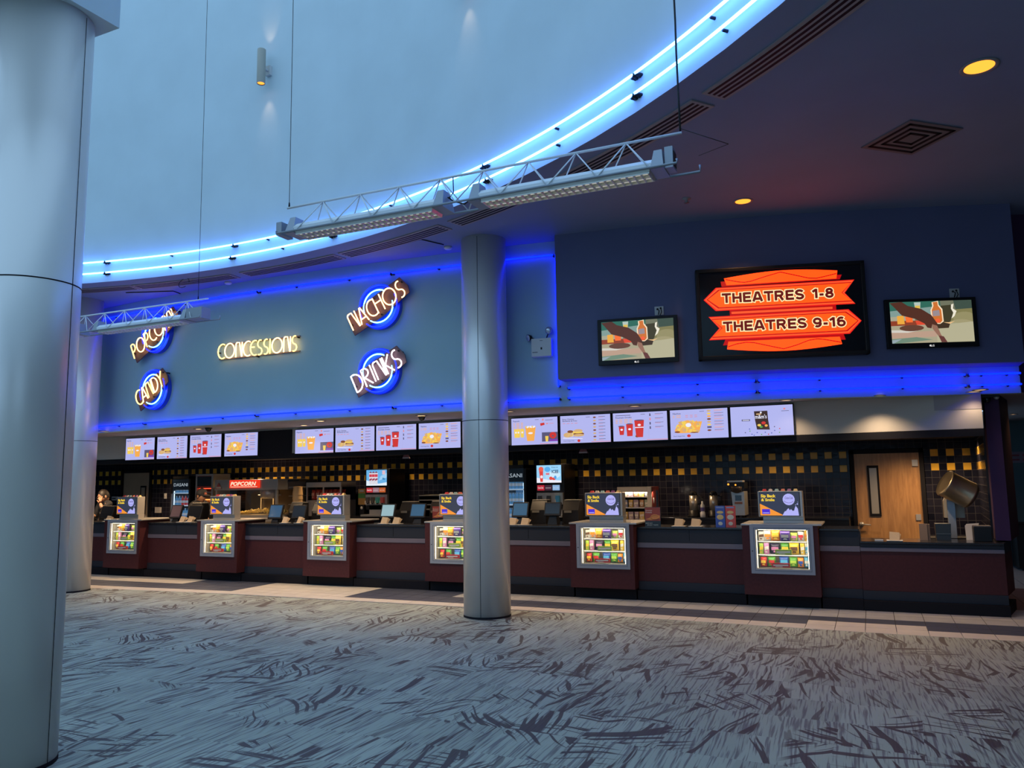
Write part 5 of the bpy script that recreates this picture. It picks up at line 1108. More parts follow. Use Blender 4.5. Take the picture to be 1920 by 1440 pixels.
a0_, a1_, az0, az1 = RC(402, 412, 905, 917, PY); b = MB(); b.face([(.03, -.012, az0), (.20, -.012, az0), (.115, -.012, az1)], mat('red triangle', (.55, .10, .08), .4)); b.face([(.05, -.0125, az0+.01), (.18, -.0125, az0+.01), (.18, -.0125, az0+.045), (.05, -.0125, az0+.045)], M_wpaper); b.build('warning_label', t)
b = MB(); kx = W*.66; b.lathe([(.02, 0), (.16, .0), (.19, .05), (.19, .20), (.17, .22)], M_steel, o=(kx, .42, 1.38)); b.cyl((kx, .42, 1.6), (kx, .42, zc0), .015, .015, M_steel); b.cyl((kx-.3, .42, 1.45), (kx+.3, .42, 1.45), .012, .012, M_steel); b.build('kettle', t)
b = MB(); [b.box(x-.006, x+.006, .84, .85, 1.15, zc0-.02, glow('warm reflection glow', (1, .55, .18), .9)) for x in (W*.30, W*.50)]; b.build('reflection_strip', t)  # glowing strips stand in for warm reflections on the back panel
random.seed(5); b = MB(); mp_ = mat('popcorn yellow', (.85, .62, .18), .6, noise=.15, nscale=40)
for i in range(420):
    u, v = random.uniform(.10, .88), random.uniform(.1, .8); hh = .03+.08*math.exp(-((u-.6)/.22)**2); b.ball((u*W, v, 1.06+random.uniform(.5, 1)*hh), random.uniform(.014, .026), mp_, 6)
tag(b.build('popcorn_pile', loc=(x0, PY, 0)), 'heap of yellow popcorn at the bottom of the popcorn machine', 'popcorn', kind='stuff')
l = spot('machine_lamp', (x0+W*.5, PY+.4, zc0-.03), (x0+W*.5, PY+.45, 1), (1, .65, .3), 16, 130); 
# holding bin beside it with a steel scoop stand
x0b, x1b, _, zt2 = RC(521, 541, 899, 972, PY); t = thing('popcorn_holding_bin', 'dark glazed bin joined to the right side of the popcorn machine', 'popcorn bin', (x0b, PY, 0)); W2 = x1b-x0b
b = MB(); b.box(0, W2, .3, .9, 0, 1.05, M_plast); b.box(0, W2, .3, .9, zt2-.04, zt2-.005, M_plast); b.box(0, W2, .86, .9, 1.05, zt2, M_plast); b.build('cabinet', t); b = MB(); [b.box(0, W2, .32, .85, z, z+.012, M_steel) for z in (1.25, 1.42, 1.60)]; b.build('rack_shelf', t)
# popcorn tubs
def tub(): 
    t = thing('popcorn_tub', 'x', 'tub', (0, 0, 0), 0, 'stacked popcorn tubs'); b = MB(); b.lathe([(.10, 0), (.085, .16), (.088, .165), (.092, .16)], mat('tub cream', (.60, .38, .17), .5), n=22, caps=False); b.build('wall', t)
    b = MB(); b.lathe([(.0985, .02), (.0865, .15)], mat('tub orange', (.72, .26, .035), .5), n=22, caps=False); b.build('printed_band', t); return t
tb0 = tub(); xa, xc, za, zb2 = RC(547, 567, 912, 946, 12.7)
for i in range(7):
    q = tb0 if i == 0 else dup(tb0, (0, 0, 0)); q.location = ((xa+xc)/2, 12.72, .93+(zb2-.93-.165)*i/6); q['label'] = 'cream and orange popcorn tub stacked upside down beside the popcorn machine'
    if i < 4:
        for c in q.children:
            if c.name.startswith('printed_band'): bpy.data.objects.remove(c); break
t = thing('tub_stand', 'low black stand carrying the stack of popcorn tubs', 'stand', ((xa+xc)/2, 12.72, 0)); b = MB(); b.box(-.16, .16, -.14, .06, 0, .928, M_plast); b.build('stand', t)
# chip rack
x0, x1, z0, z1 = RC(574, 642, 904, 950, 13.05); W = x1-x0; z0 = ZBC+.001
t = thing('snack_rack', 'steel framed rack full of red chip bags', 'rack', (x0, 13.05, z0)); H = z1-z0; hb_ = onY(600, 938, 13.05).z-z0
b = MB(); b.box(0, W*.96, 0, .5, H-.10, H-.002, M_steel); b.build('top_rail', t); b = MB(); b.box(0, W*.96, 0, .5, 0, hb_, M_steel); b.build('base_rail', t)
for x in (0, W*.46, W*.93): b = MB(); b.box(x, x+.03, .0, .03, hb_, H-.10, M_steel); b.build('post', t)
b = MB(); b.box(0, W*.96, .46, .5, hb_, H-.10, M_black); b.build('back_panel', t)
pb, pl_ = pillow(.094, .20, .045, (.52, .045, .02), (.75, .35, .22)); c0 = thing('chip_bag', 'x', 'chip bag', (0, 0, 0)); pb.build('wrapper', c0); pl_.build('printed_label', c0)
for i in range(14):
    q = c0 if i == 0 else dup(c0, (0, 0, 0)); r_ = i//7; q.location = (x0+.12+(i % 7)*(W*.96-.24)/6, 13.13+r_*.15, z0+hb_+.012); q.rotation_euler = (R(-6), R(random.uniform(-3, 3)), R(random.uniform(-8, 8)))
    q['group'] = 'red chip bags in the snack rack'; q['label'] = ('front row red chip bag ' if r_ == 0 else 'back row red chip bag ')+'in the steel snack rack, '+('far left', 'second from left', 'third from left', 'in the middle', 'third from right', 'second from right', 'far right')[i % 7]
# frozen / soda machines with bright screens
def soda_machine(px0, px1, pt, pb, Y, label, art, valves, brands):
    x0, x1, z0, z1 = RC(px0, px1, pt, pb, Y); W = x1-x0; H = z1-ZBC-.001; t = thing('drink_machine', label, 'drink machine', (x0, Y, ZBC+.001))
    b = MB(); b.box(0, W, .06, .62, .12, H, M_plast); b.box(W*.12, W*.92, .16, .6, 0, .12, M_steel); b.build('cabinet', t, bevel=.004)
    b = MB(); b.box(.0, W*.93, .04, .06, H*.62, H-.012, M_plast); b.build('screen_frame', t)
    b = MB(); art(b, .02, W*.91, H*.645, H-.02, .0395); b.build('screen', t)
    for i, (nm, c) in enumerate(brands):
        b = MB(); xa = .03+i*(W*.87-.03)/3; xb = xa+(W*.87-.03)/3-.02; b.box(xa, xb, .035, .059, H*.50, H*.60, glow('brand tile %s' % (c,), c, .9)); b.text(nm, xa+.01, H*.535, H*.035, glow('brand print', (.8, .75, .75), 1), y=.034, w=xb-xa-.02); b.build('brand_tile', t)
    b = MB(); b.box(.03, W*.97, .0, .059, H*.235, H*.455, M_steel); b.text('TAY  ADAY  BUY', .08, H*.42, H*.025, M_wpaper, y=-.001, w=W*.7); b.build('valve_panel', t)
    for i, c in enumerate(valves):
        b = MB(); x = .10+i*(W-.2)/(len(valves)-1 or 1); m = mat('valve %s' % (c,), c, .35); b.taper((x-.035, x+.035, -.07, -.001), (x-.03, x+.03, -.05, -.001), H*.28, H*.40, m); b.cyl((x, -.04, H*.28), (x, -.04, H*.25), .012, .010, M_plast, 10); b.box(x-.028, x-.018, -.085, -.07, H*.26, H*.33, M_wpaper); b.build('valve', t)
    b = MB(); b.box(0, W, -.12, .15, .0, .035, M_steel); b.build('drip_tray', t); b = MB(); b.box(W*.15, W*.9, .06, .16, .036, H*.22, M_steel); b.build('splash_plate', t); return t
def art_icy(b, x0, x1, z0, z1, y):
    W, H = x1-x0, z1-z0
    def P(u, v, k): return (x0+u*W, y-.0004*k, z0+v*H)
    def po(pts, c, k): b.face([P(u, v, k) for u, v in pts], glow('art %s' % (c,), c, 1))
    def el(cx, cy, rx, ry, c, k, n=14): po([(cx+rx*math.cos(2*PI*i/n), cy+ry*math.sin(2*PI*i/n)) for i in range(n)], c, k)
    po([(0, 0), (1, 0), (1, 1), (0, 1)], (.32, .66, .95), 0); po([(0, 0), (1, 0), (1, .12), (.5, .16), (0, .30)], (.85, .85, .95), 1); el(.72, .45, .25, .2, (.6, .82, .98), 1)
    po([(.10, .72), (.27, .72), (.25, .05), (.15, .05)], (.75, .06, .05), 2); el(.185, .78, .10, .14, (.85, .12, .08), 3); el(.20, .34, .055, .09, (.9, .75, .8), 4)
    po([(.34, .70), (.55, .70), (.52, .20), (.37, .20)], (.45, .70, .92), 2); el(.445, .76, .12, .15, (.10, .42, .85), 3); po([(.38, .45), (.52, .45), (.52, .55), (.38, .55)], (.75, .15, .2), 4)
    el(.58, .25, .07, .10, (.8, .08, .06), 3); el(.70, .22, .08, .08, (.8, .08, .06), 3); el(.76, .30, .05, .10, (.08, .35, .8), 4)
    b.text('ICEE', x0+.62*W, z0+.55*H, H*.17, glow('art navy', (.02, .05, .14), 1), y=y-.003, w=W*.27, off=.03); b.text('Enjoy an', x0+.62*W, z0+.84*H, H*.08, glow('art navy', (.02, .05, .14), 1), y=y-.003, w=W*.25)
def art_cups(b, x0, x1, z0, z1, y):
    W, H = x1-x0, z1-z0
    def P(u, v, k): return (x0+u*W, y-.0004*k, z0+v*H)
    def po(pts, c, k): b.face([P(u, v, k) for u, v in pts], glow('art %s' % (c,), c, 1))
    po([(0, 0), (1, 0), (1, 1), (0, 1)], (.14, .44, .80), 0); po([(0, 0), (1, 0), (1, .20), (.6, .12), (0, .35)], (.75, .85, .95), 1); po([(.6, .3), (1, .5), (1, .8), (.7, .6)], (.35, .62, .88), 1)
    for i, cx in enumerate((.22, .36, .50)):
        po([(cx-.09, .80), (cx+.07, .80), (cx+.055, .08), (cx-.07, .08)], (.72, .70, .76), 2+i*2); po([(cx-.08, .72), (cx+.06, .72), (cx+.055, .55), (cx-.075, .55)], (.62, .05, .08), 3+i*2); po([(cx-.07, .42), (cx+.055, .48), (cx+.055, .36), (cx-.07, .30)], (.30, .05, .10), 3+i*2); po([(cx-.08, .80), (cx+.06, .80), (cx-.01, .92)], (.20, .05, .08), 3+i*2)
    po([(.78, .70), (.92, .70), (.92, .95), (.78, .95)], (.75, .50, .58), 2); po([(.78, .38), (.90, .35), (.92, .45), (.80, .5)], (.05, .25, .5), 2)
soda_machine(683, 727, 879, 948, 13.0, 'drink machine with a blue screen of striped cups', art_cups, [(.03, .02, .02), (.05, .04, .03), (.03, .28, .26), (.45, .05, .04)], [('Coca-Cola', (.55, .03, .04)), ('-', (.35, .18, .22)), ('--', (.55, .12, .03))])
soda_machine(1003, 1056, 870, 945, 13.0, 'frozen drink machine with a bright screen right of the column', art_icy, [(.012, .012, .015), (.012, .012, .015), (.03, .30, .62)], [('Coca-Cola', (.55, .02, .04)), ('-', (.06, .02, .04)), ('--', (.30, .50, .80))])
x0, x1, z0, z1 = RC(669, 682, 917, 940, 13.0); t = thing('juice_carton_display', 'tall green and orange drink carton left of the striped cup screen', 'carton', ((x0+x1)/2, 13.05, ZBC+.001)); h_ = z1-ZBC; w_ = (x1-x0)/2
b = MB(); b.box(-w_, w_, 0, .1, h_*.42, h_, mat('carton orange', (.55, .26, .05), .5)); b.box(-w_*.6, w_*.6, .01, .09, 0, h_*.42, M_plast); b.build('carton', t); b = MB(); b.box(-w_, w_, -.001, 0, h_*.66, h_*.84, mat('carton green', (.10, .28, .05), .5)); b.box(-w_*.6, w_*.6, -.002, -.001, h_*.90, h_*.96, M_wpaper); b.ball((0, 0, h_*.30), (.03, .01, .03), M_wpaper, 8); b.build('printed_label', t)

# snack cabinet with shelves
x0, x1, z0, z1 = RC(1158, 1222, 913, 985, 12.5); t = thing('snack_cabinet', 'cream framed open cabinet of boxed candy behind the fifth case', 'cabinet', (x0, 12.5, 0)); W = x1-x0; fr = mat('cream enamel', (.60, .50, .38), .45); z0 = .80
b = MB(); 
for q in ((0, .06, z0, z1), (W-.07, W, z0, z1), (.06, W-.07, z1-.08, z1), (.06, W-.07, z0, z0+.05)): b.box(q[0], q[1], 0, .03, q[2], q[3], fr)
b.build('front_frame', t, bevel=.004); b = MB(); b.box(0, .03, .031, .5, 0, z1, M_plast); b.box(.03, W-.03, .47, .5, 0, z1, M_plast); b.box(.03, W-.03, .031, .47, 0, z0, M_plast); b.box(.03, W-.03, .031, .47, z1-.03, z1, M_plast); b.build('cabinet', t)
b = MB(); b.box(W-.03, W, .031, .5, 0, z1, mat('dark red side', (.22, .03, .02), .4)); b.ball((W+.001, .15, z1-.22), (.002, .04, .05), M_wpaper, 10); b.box(W, W+.002, .30, .44, z1-.5, z1-.06, mat('navy side print', (.03, .07, .14), .4)); b.build('side_panel', t)
random.seed(11)
for j, z in enumerate((.83, 1.02, 1.21, 1.38)):
    b = MB(); b.box(.032, W-.032, .04, .46, z-.015, z-.001, M_white); b.build('shelf', t)
    if j == 3: pass
    for i in range(5):
        c = random.choice([(.45, .22, .10), (.35, .25, .30), (.50, .40, .32), (.30, .32, .22), (.55, .35, .10), (.18, .20, .30)]); pb, pl_ = (pillow if (i+j) % 2 else carton)((W-.12)/5.6, .12, .04, c, (.65, .55, .45)); rr = thing('candy_packet', '', 'candy packet', (x0+.11+i*(W-.2)/4, 12.58, z)); pb.build('wrapper', rr); pl_.build('printed_label', rr)
        rr['label'] = 'small candy packet on the '+('bottom', 'third', 'second', 'top')[j]+' shelf of the cream cabinet, '+('far left', 'left of middle', 'in the middle', 'right of middle', 'far right')[i]; rr['group'] = 'candy packets in the cream cabinet'
l = bpy.data.lights.new('cabinet_lamp', 'AREA'); l.shape = 'RECTANGLE'; l.size = .7; l.size_y = .04; l.energy = 5; l.color = (1, .85, .65); lo = bpy.data.objects.new('cabinet_lamp', l); col.objects.link(lo); lo.parent = t; lo.location = (W/2, .06, z1-.085); lo.rotation_euler = (R(25), 0, 0)

# airpots, small bottle, coffee brewer
def airpot(px, label):
    x0, x1, z0, z1 = RC(px-8, px+8, 914, 957, 13.2); cx = (x0+x1)/2; t = thing('coffee_airpot', label, 'airpot', (cx, 13.28, ZBC+.001), 0, 'steel coffee airpots'); r_ = .065; zb_ = onY(px, 957, 13.2).z-ZBC; zt_ = onY(px, 929, 13.2).z-ZBC
    b = MB(); b.lathe([(.10, 0), (.10, .02), (.085, .03), (.085, zb_)], M_plast); b.build('base', t); b = MB(); b.lathe([(r_, zb_+.0005), (r_, zt_)], mat('airpot steel', (.62, .54, .44), .28, .6), n=28); b.build('body', t)
    b = MB(); b.lathe([(r_*1.02, zt_+.0005), (r_*1.02, zt_+.03), (r_*.7, zt_+.055), (.02, zt_+.07)], M_plast); b.box(-.015, .015, -.13, -.02, zt_+.03, zt_+.05, M_plast); b.tube([(0, -.12, zt_+.035), (0, -.125, zt_-.01)], .01, M_plast, 8); b.build('pump_lid', t)
    b = MB(); b.tube([(r_+.005, 0, zt_), (r_+.06, 0, zt_-.02), (r_+.06, 0, zt_-.12), (r_+.01, 0, zt_-.15)], .010, M_plast, 8); b.build('handle', t)
airpot(1298, 'left steel coffee airpot on the back counter'); airpot(1336, 'right steel coffee airpot on the back counter')
p = onY(1318, 965, 13.12); t = thing('syrup_bottle', 'small white bottle with a dark label between the airpots', 'bottle', (p.x, 13.12, ZBC+.001)); z_ = onY(1318, 939, 13.12).z-ZBC
b = MB(); b.lathe([(.038, 0), (.042, .01), (.042, .075), (.03, .085), (.034, .10), (.034, z_*.72), (.018, z_*.82), (.014, z_)], M_white, n=18); b.build('body', t); b = MB(); b.lathe([(.0355, .10), (.0355, z_*.6)], mat('violet label', (.10, .07, .22), .4), n=18, caps=False); b.build('label_band', t); b = MB(); b.lathe([(.02, z_), (.016, z_+.03)], M_plast); b.build('cap', t)
x0, x1, z0, z1 = RC(1371, 1397, 901, 967, 13.1); W = x1-x0; H = z1-ZBC; t = thing('coffee_brewer', 'tall steel coffee brewer on the back counter', 'coffee brewer', (x0, 13.1, ZBC+.001))
b = MB(); b.taper((.03, W-.01, 0, .38), (0, W-.01, 0, .38), .03, H*.70, M_steel); b.build('column', t, bevel=.004); b = MB(); b.box(-.02, W, -.02, .38, H*.78, H-.03, M_plast); b.box(-.05, W-.02, -.03, .2, H-.028, H, M_steel); b.build('head', t, bevel=.004)
b = MB(); b.lathe([(.03, 0), (.075, .02), (.085, .08), (.085, .10)], mat('smoked plastic', (.08, .06, .05), .15), o=(W*.45, -.05, H*.66)); b.build('brew_basket', t); b = MB(); b.box(.06, .16, -.003, 0, H*.45, H*.60, M_gloss); b.box(.05, .17, -.003, 0, H*.36, H*.42, mat('rust label', (.3, .12, .07), .5)); b.build('control_label', t)
b = MB(); [b.cyl((x, y, 0), (x, y, .03), .018, .018, M_plast, 10) for x in (.05, W-.05) for y in (.04, .33)]; b.build('foot', t); b = MB(); b.ball((-.03, -.035, H-.06), .016, LAMP_AMB, 8); b.ball((.08, -.025, H*.88), .014, LAMP_AMB, 8); b.build('indicator_lamp', t)

# tumbling drum for coating snacks
Yd = 11.75; x0, x1, z0, z1 = RC(1783, 1808, 938, 1017, Yd); p = onY(1800, 925, Yd)
t = thing('steel_drum_mixer', 'tilted steel drum on a grey stand beside the purple pillar', 'drum mixer', (onY(1790, 1010, Yd).x, Yd, .0)); ox = onY(1790, 1010, Yd).x
A, B_ = onY(1768, 904, Yd), onY(1824, 932, Yd); ax = (B_-A); ax.y = .10; ax.normalize(); C_ = (A+B_)/2-Vector((ox, Yd, 0))
Mx = Matrix.Translation(C_) @ ax.to_track_quat('Z', 'Y').to_matrix().to_4x4(); hl = (B_-A).length/2*.97; r_ = .172
b = MB(); b.lathe([(.001, -hl+.05), (r_*.80, -hl+.02), (r_, -hl+.0), (r_+.006, -hl+.012), (r_, -hl+.03), (r_, hl-.05), (r_+.006, hl-.04), (r_, hl-.03), (r_*.92, hl), (.001, hl)], brushed('worn brass steel', (.60, .48, .32), .34, .9, 3, 30), n=40, M=Mx); b.build('drum', t)
px_, zz = 0, onY(1790, 940, Yd).z; b = MB(); b.box(-.045, .045, .12, .20, .0, zz, M_alu); b.build('post', t, bevel=.004); b = MB(); b.box(-.045, .24, .10, .22, zz+.001, zz+.06, M_alu); b.build('arm', t, bevel=.004)
b = MB(); b.prism([(-.075, .24, zz-.22), (-.075, .24, zz), (-.03, .24, zz+.09), (.10, .24, zz+.05), (.16, .24, zz-.10), (.16, .24, zz-.22)], (0, .16, 0), mat('cream motor cover', (.42, .37, .29), .5)); b.build('motor_cover', t); b = MB(); b.cyl((.02, .18, zz+.05), (C_.x-.02, .08, C_.z-.15), .03, .03, M_steel, 12); b.build('bracket', t)
b = MB(); b.box(-.35, .28, .08, .5, .80, .838, M_plast); b.box(-.35, .28, .10, .5, 0, .80, M_plast); b.build('bench', t)
zl = .8405
def onlow(px0, px1, pt, y, nm, lb, cat, build):
    A, B_ = onY(px0, 1010, y), onY(px1, 1010, y); zt2 = onY((px0+px1)/2, pt, y).z-zl; t = thing(nm, lb, cat, ((A.x+B_.x)/2, y, zl)); build(t, (B_.x-A.x)/2, zt2); return t
def f1(t, w_, h_): b = MB(); b.box(-w_, w_, 0, .18, 0, h_, M_plast); b.build('body', t, bevel=.006); b = MB(); b.box(-w_*.96, w_*.96, .01, .17, h_+.0005, h_+.012, mat('paler top', (.14, .11, .10), .6)); b.build('lid', t)  # lid is a paler brown than the black body
onlow(1827, 1861, 988, 11.24, 'card_printer', 'black box shaped printer on the lower counter by the purple pillar', 'printer', f1)
def f2(t, w_, h_):
    for k in range(3): b = MB(); b.prism([(-w_+.01*k, .02*k, 0), (w_*.3+.01*k, .02*k, 0), (w_+.01*k, .05+.02*k, h_*(.9+.04*k)), (-w_+.01*k, .05+.02*k, h_*(.85+.04*k))], (0, .012, 0), M_wpaper); b.build('paper_sheet', t)
onlow(1812, 1836, 981, 11.50, 'paper_stack', 'white papers standing behind the black printer', 'paper', f2)
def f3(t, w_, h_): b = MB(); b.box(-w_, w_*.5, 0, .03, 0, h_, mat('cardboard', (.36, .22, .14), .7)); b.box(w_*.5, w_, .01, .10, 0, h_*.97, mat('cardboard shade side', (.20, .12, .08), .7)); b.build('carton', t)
onlow(1725, 1745, 982, 11.35, 'cardboard_carton', 'tall cardboard carton on the lower counter right of the door', 'carton', f3)
def f4(t, w_, h_): b = MB(); b.taper((-w_*.9, w_*.9, 0, .16), (-w_, w_, -.01, .18), 0, h_, mat('dark grey bin', (.035, .045, .055), .5)); b.box(-w_, w_, -.011, -.009, h_*.36, h_*.40, mat('grey seam', (.10, .12, .14), .5)); b.build('bin', t)
onlow(1755, 1785, 982, 11.42, 'grey_bin', 'dark grey plastic bin left of the steel drum stand', 'bin', f4)
def f5(t, w_, h_): b = MB(); b.box(-w_, w_, 0, .05, 0, .015, M_white); b.build('tray', t)
onlow(1640, 1656, 1010, 11.14, 'card_tray', 'small pale tray at the left of the lower counter', 'tray', f5)

# bits on the tiled wall and back counter
def wallbit(px0, px1, pt, pb, nm, lb, cat, m, th=.015):
    x0, x1, z0, z1 = RC(px0, px1, pt, pb, YB); t = thing(nm, lb, cat, ((x0+x1)/2, YB, (z0+z1)/2)); b = MB(); w_, h_ = (x1-x0)/2, (z1-z0)/2; b.box(-w_, w_, -th, -.001, -h_, h_, m); b.build('plate', t, bevel=.002); return t, w_, h_
t, w_, h_ = wallbit(308.5, 313, 925, 935, 'light_switch', 'pale switch plate on the tiles right of the left door', 'light switch', M_white); b = MB(); b.box(-w_*.3, w_*.3, -.03, -.016, -h_*.3, h_*.3, M_wpaper); b.build('toggle', t)
t, w_, h_ = wallbit(290.5, 303, 951, 961.5, 'paper_notice', 'cream paper notice taped low on the tiles near the cooler', 'notice', M_wpaper, .004); b = MB(); [b.box(-w_*.8, w_*.5, -.0055, -.0045, z, z+.008, mat('grey print', (.25, .25, .27), .6)) for z in (-.03, 0, .03)]; b.build('print', t)
t, w_, h_ = wallbit(212, 221, 931, 938, 'wall_phone', 'white wall phone behind the person with glasses', 'phone', M_white, .04); b = MB(); b.box(-w_*.7, w_*.7, -.05, -.041, -h_*.3, h_*.3, M_plast); b.build('handset', t)
for px, lb in ((1086, 'small red triangular sign under the menus right of the column'), (750, 'small red triangular sign under the menus left of the column')):
    y = YM+.04; p = onY(px, 852, y); t = thing('hanging_sign', lb, 'sign', (p.x, YM+.22, 2.195), 0, 'small triangular signs under the menus'); w_ = .075
    b = MB(); b.prism([(-w_, 0, -.15), (w_, 0, -.15), (0, 0, -.02)], (0, .01, 0), mat('dim red sign', (.16, .04, .05), .5)); b.build('board', t); b = MB(); b.cyl((0, .005, -.03), (0, .005, -.001), .003, .003, M_plast, 6); b.build('hanger', t); b = MB(); b.box(-w_*.8, w_*.8, -.002, 0, -.148, -.128, mat('pale print', (.35, .30, .32), .5)); b.build('print', t)
# stacked black warmers and pastry bag between the registers
x0, x1, z0, z1 = RC(784, 828, 927, 950, 13.05); t = thing('tray_rack', 'black slotted rack with pale tray edges above the pretzel poster', 'rack', (x0, 13.05, ZBC+.001)); W = x1-x0; H = z1-ZBC
b = MB(); b.box(0, .03, 0, .5, 0, H, M_plast); b.box(W-.03, W, 0, .5, 0, H, M_plast); b.box(.03, W-.03, .47, .5, 0, H, M_plast); b.build('frame', t)
for k in range(4): b = MB(); b.box(.031, W-.031, -.02, .46, H-.03-k*.085, H-.012-k*.085, mat('pale tray edge', (.42, .36, .26), .5)); b.build('tray', t)
p = onY(771, 955, 12.3)
b = MB(); random.seed(4)
prof = [(.055, 0), (.075, .05), (.07, .15), (.085, .24), (.05, .27), (.03, .26)]
b.lathe(prof, mat('crumpled brown bag', (.30, .15, .07), .7), n=9); 
for i in range(len(b.v)): b.v[i] = b.v[i]+Vector((random.uniform(-.012, .012), random.uniform(-.012, .012), random.uniform(-.008, .008)))
t = thing('paper_bag', 'crumpled brown paper bag standing behind the registers', 'paper bag', (p.x, 12.3, .909)); b.build('bag', t)
t = thing('work_table', 'dark work table behind the registers carrying the brown bag', 'table', (p.x-.2, 12.3, 0)); b = MB(); b.box(-.6, .6, -.2, .25, .865, .899, M_steel); b.build('top', t)
for x in (-.56, .52):
    for y in (-.17, .18): b = MB(); b.box(x, x+.04, y, y+.04, 0, .864, M_steel); b.build('leg', t)
# notice on the corridor wall, dark bench at the right edge
p = onY(1893, 868, 16.99); t = thing('wall_notice', 'pale notice strip on the teal corridor wall at the right edge', 'notice', (p.x, 17.0, p.z)); b = MB(); b.box(0, 1.5, -.012, -.001, 0, .20, mat('lavender notice', (.30, .24, .30), .6)); b.build('board', t)
b = MB(); [b.box(.05+.16*k, .16+.16*k, -.0135, -.0125, z, z+.03, mat('red print', (.35, .08, .10), .6)) for z in (.04, .12) for k in range(6)]; b.build('print', t)
p = onY(1904, 982, 16.2); t = thing('dark_cabinet', 'low black cabinet in the corridor at the right edge', 'cabinet', (p.x, 16.2, 0)); b = MB(); b.box(0, 1.6, 0, .6, .04, p.z-.02, M_plast); b.box(-.02, 1.62, -.02, .62, p.z-.0195, p.z, M_black); b.build('cabinet', t); b = MB(); [b.box(x, x+.05, .05, .1, 0, .039, M_plast) for x in (.05, 1.5)]; b.build('foot', t)
p = onY(1900, 784, 15.2); downlight(p.x, 15.2, ZS, .06, 'small warm downlight in the corridor beyond the purple pillar', LAMP_WARM, 12, (1, .6, .3), 120)
p = onY(1871, 1, 15.2); downlight(2.1, 12.4, ZS, .07, 'soffit downlight glowing orange right of the purple pillar', LAMP_WARM, 10, (1, .5, .2), 140)
# ================================================================ people behind the counter
def skin_mesh(name, verts, edges, radii, m, parent, root=0, sub=2):
    me = bpy.data.meshes.new(name); me.from_pydata(verts, edges, []); me.materials.append(m)
    o = bpy.data.objects.new(name, me); col.objects.link(o); o.parent = parent
    mod = o.modifiers.new('skin', 'SKIN'); mod.use_smooth_shade = True; sk = me.skin_vertices[0].data
    for i, r_ in enumerate(radii): sk[i].radius = r_ if isinstance(r_, tuple) else (r_, r_); sk[i].use_root = (i == root)
    sb = o.modifiers.new('sub', 'SUBSURF'); sb.levels = sub; sb.render_levels = sub
    dg = bpy.context.evaluated_depsgraph_get(); me2 = bpy.data.meshes.new_from_object(o.evaluated_get(dg)); o.modifiers.clear(); o.data = me2
    for p in me2.polygons: p.use_smooth = True
    return o
def head_mesh(b, c, s, m, face_dir, tilt=0):
    # an ovoid head with brow, nose, lips and chin; face looks along -y before rotation
    M = Matrix.Translation(c) @ Matrix.Rotation(face_dir, 4, 'Z') @ Matrix.Rotation(tilt, 4, 'X') @ Matrix.Scale(s, 4)
    n, h = 28, 22; vs = []; fs = []
    for i in range(h+1):
        a = -PI/2+PI*i/h
        for k in range(n):
            q = 2*PI*k/n; x, y, z = .074*math.cos(a)*math.cos(q), .095*math.cos(a)*math.sin(q), .118*math.sin(a)
            if z < -.02: t_ = (-.02-z)/.1; x *= 1-.28*t_; y = y*(1-.12*t_)-(.012*t_ if y < 0 else -.03*t_)
            if y < 0:
                fx = math.exp(-(x/.013)**2); y -= .024*fx*math.exp(-((z+.022)/.016)**2)+.012*fx*math.exp(-((z-.005)/.022)**2)
                y += .009*(math.exp(-((x-.030)/.013)**2)+math.exp(-((x+.030)/.013)**2))*math.exp(-((z-.008)/.012)**2); y -= .006*math.exp(-((z-.030)/.010)**2)*math.exp(-(x/.05)**2)
                y -= .007*math.exp(-(x/.022)**2)*math.exp(-((z+.055)/.007)**2); y -= .010*math.exp(-(x/.02)**2)*math.exp(-((z+.092)/.014)**2)
            vs.append((x, y, z))
    for i in range(h):
        for k in range(n): fs.append((i*n+k, i*n+(k+1) % n, (i+1)*n+(k+1) % n, (i+1)*n+k))
    b.add(vs, fs, m, True, M)
    for sx in (-1, 1): b.ball((sx*.076, .008, -.005), (.010, .020, .032), m, 12, M)
    return M
M_skin = mat('light brown skin', (.50, .27, .17), .5, noise=.05, nscale=20); M_skin2 = mat('brown skin', (.34, .17, .10), .5, noise=.05, nscale=20); M_hair = mat('dark hair', (.018, .012, .010), .55, noise=.3, nscale=60); M_shirt = mat('black work shirt', (.018, .017, .020), .8, noise=.2, nscale=25); M_trou = mat('black trousers', (.015, .015, .017), .8)
def hand_chains(base, d, up_, s, curl):
    # palm + five unequal bent fingers as one skinned tree; returns verts, edges, radii
    d = Vector(d).normalized(); up_ = Vector(up_); side = d.cross(up_).normalized(); nrm = side.cross(d).normalized()
    V_ = [Vector(base), Vector(base)+d*.045*s]; Rr = [.021*s, (.030*s, .016*s)]; E_ = [(0, 1)]
    for k, (off, ln_) in enumerate(((-.030, .060), (-.010, .070), (.011, .066), (.031, .052))):
        p = Vector(base)+d*.085*s+side*off*s; V_.append(p); Rr.append(.0105*s); E_.append((1, len(V_)-1)); dd = d.copy()
        for j in range(3): dd = (dd-nrm*curl*(.5+.35*j)).normalized(); p = p+dd*ln_*s*(.42, .32, .26)[j]; V_.append(p); Rr.append((.0092, .0084, .0074)[j]*s); E_.append((len(V_)-2, len(V_)-1))
    p = Vector(base)+d*.03*s-side*.036*s-nrm*.006*s; V_.append(p); Rr.append(.0115*s); E_.append((0, len(V_)-1))
    for j in range(2): p = p+(d*.75-side*.55+nrm*-.25).normalized()*.030*s; V_.append(p); Rr.append((.0098, .0085)[j]*s); E_.append((len(V_)-2, len(V_)-1))
    return V_, E_, Rr
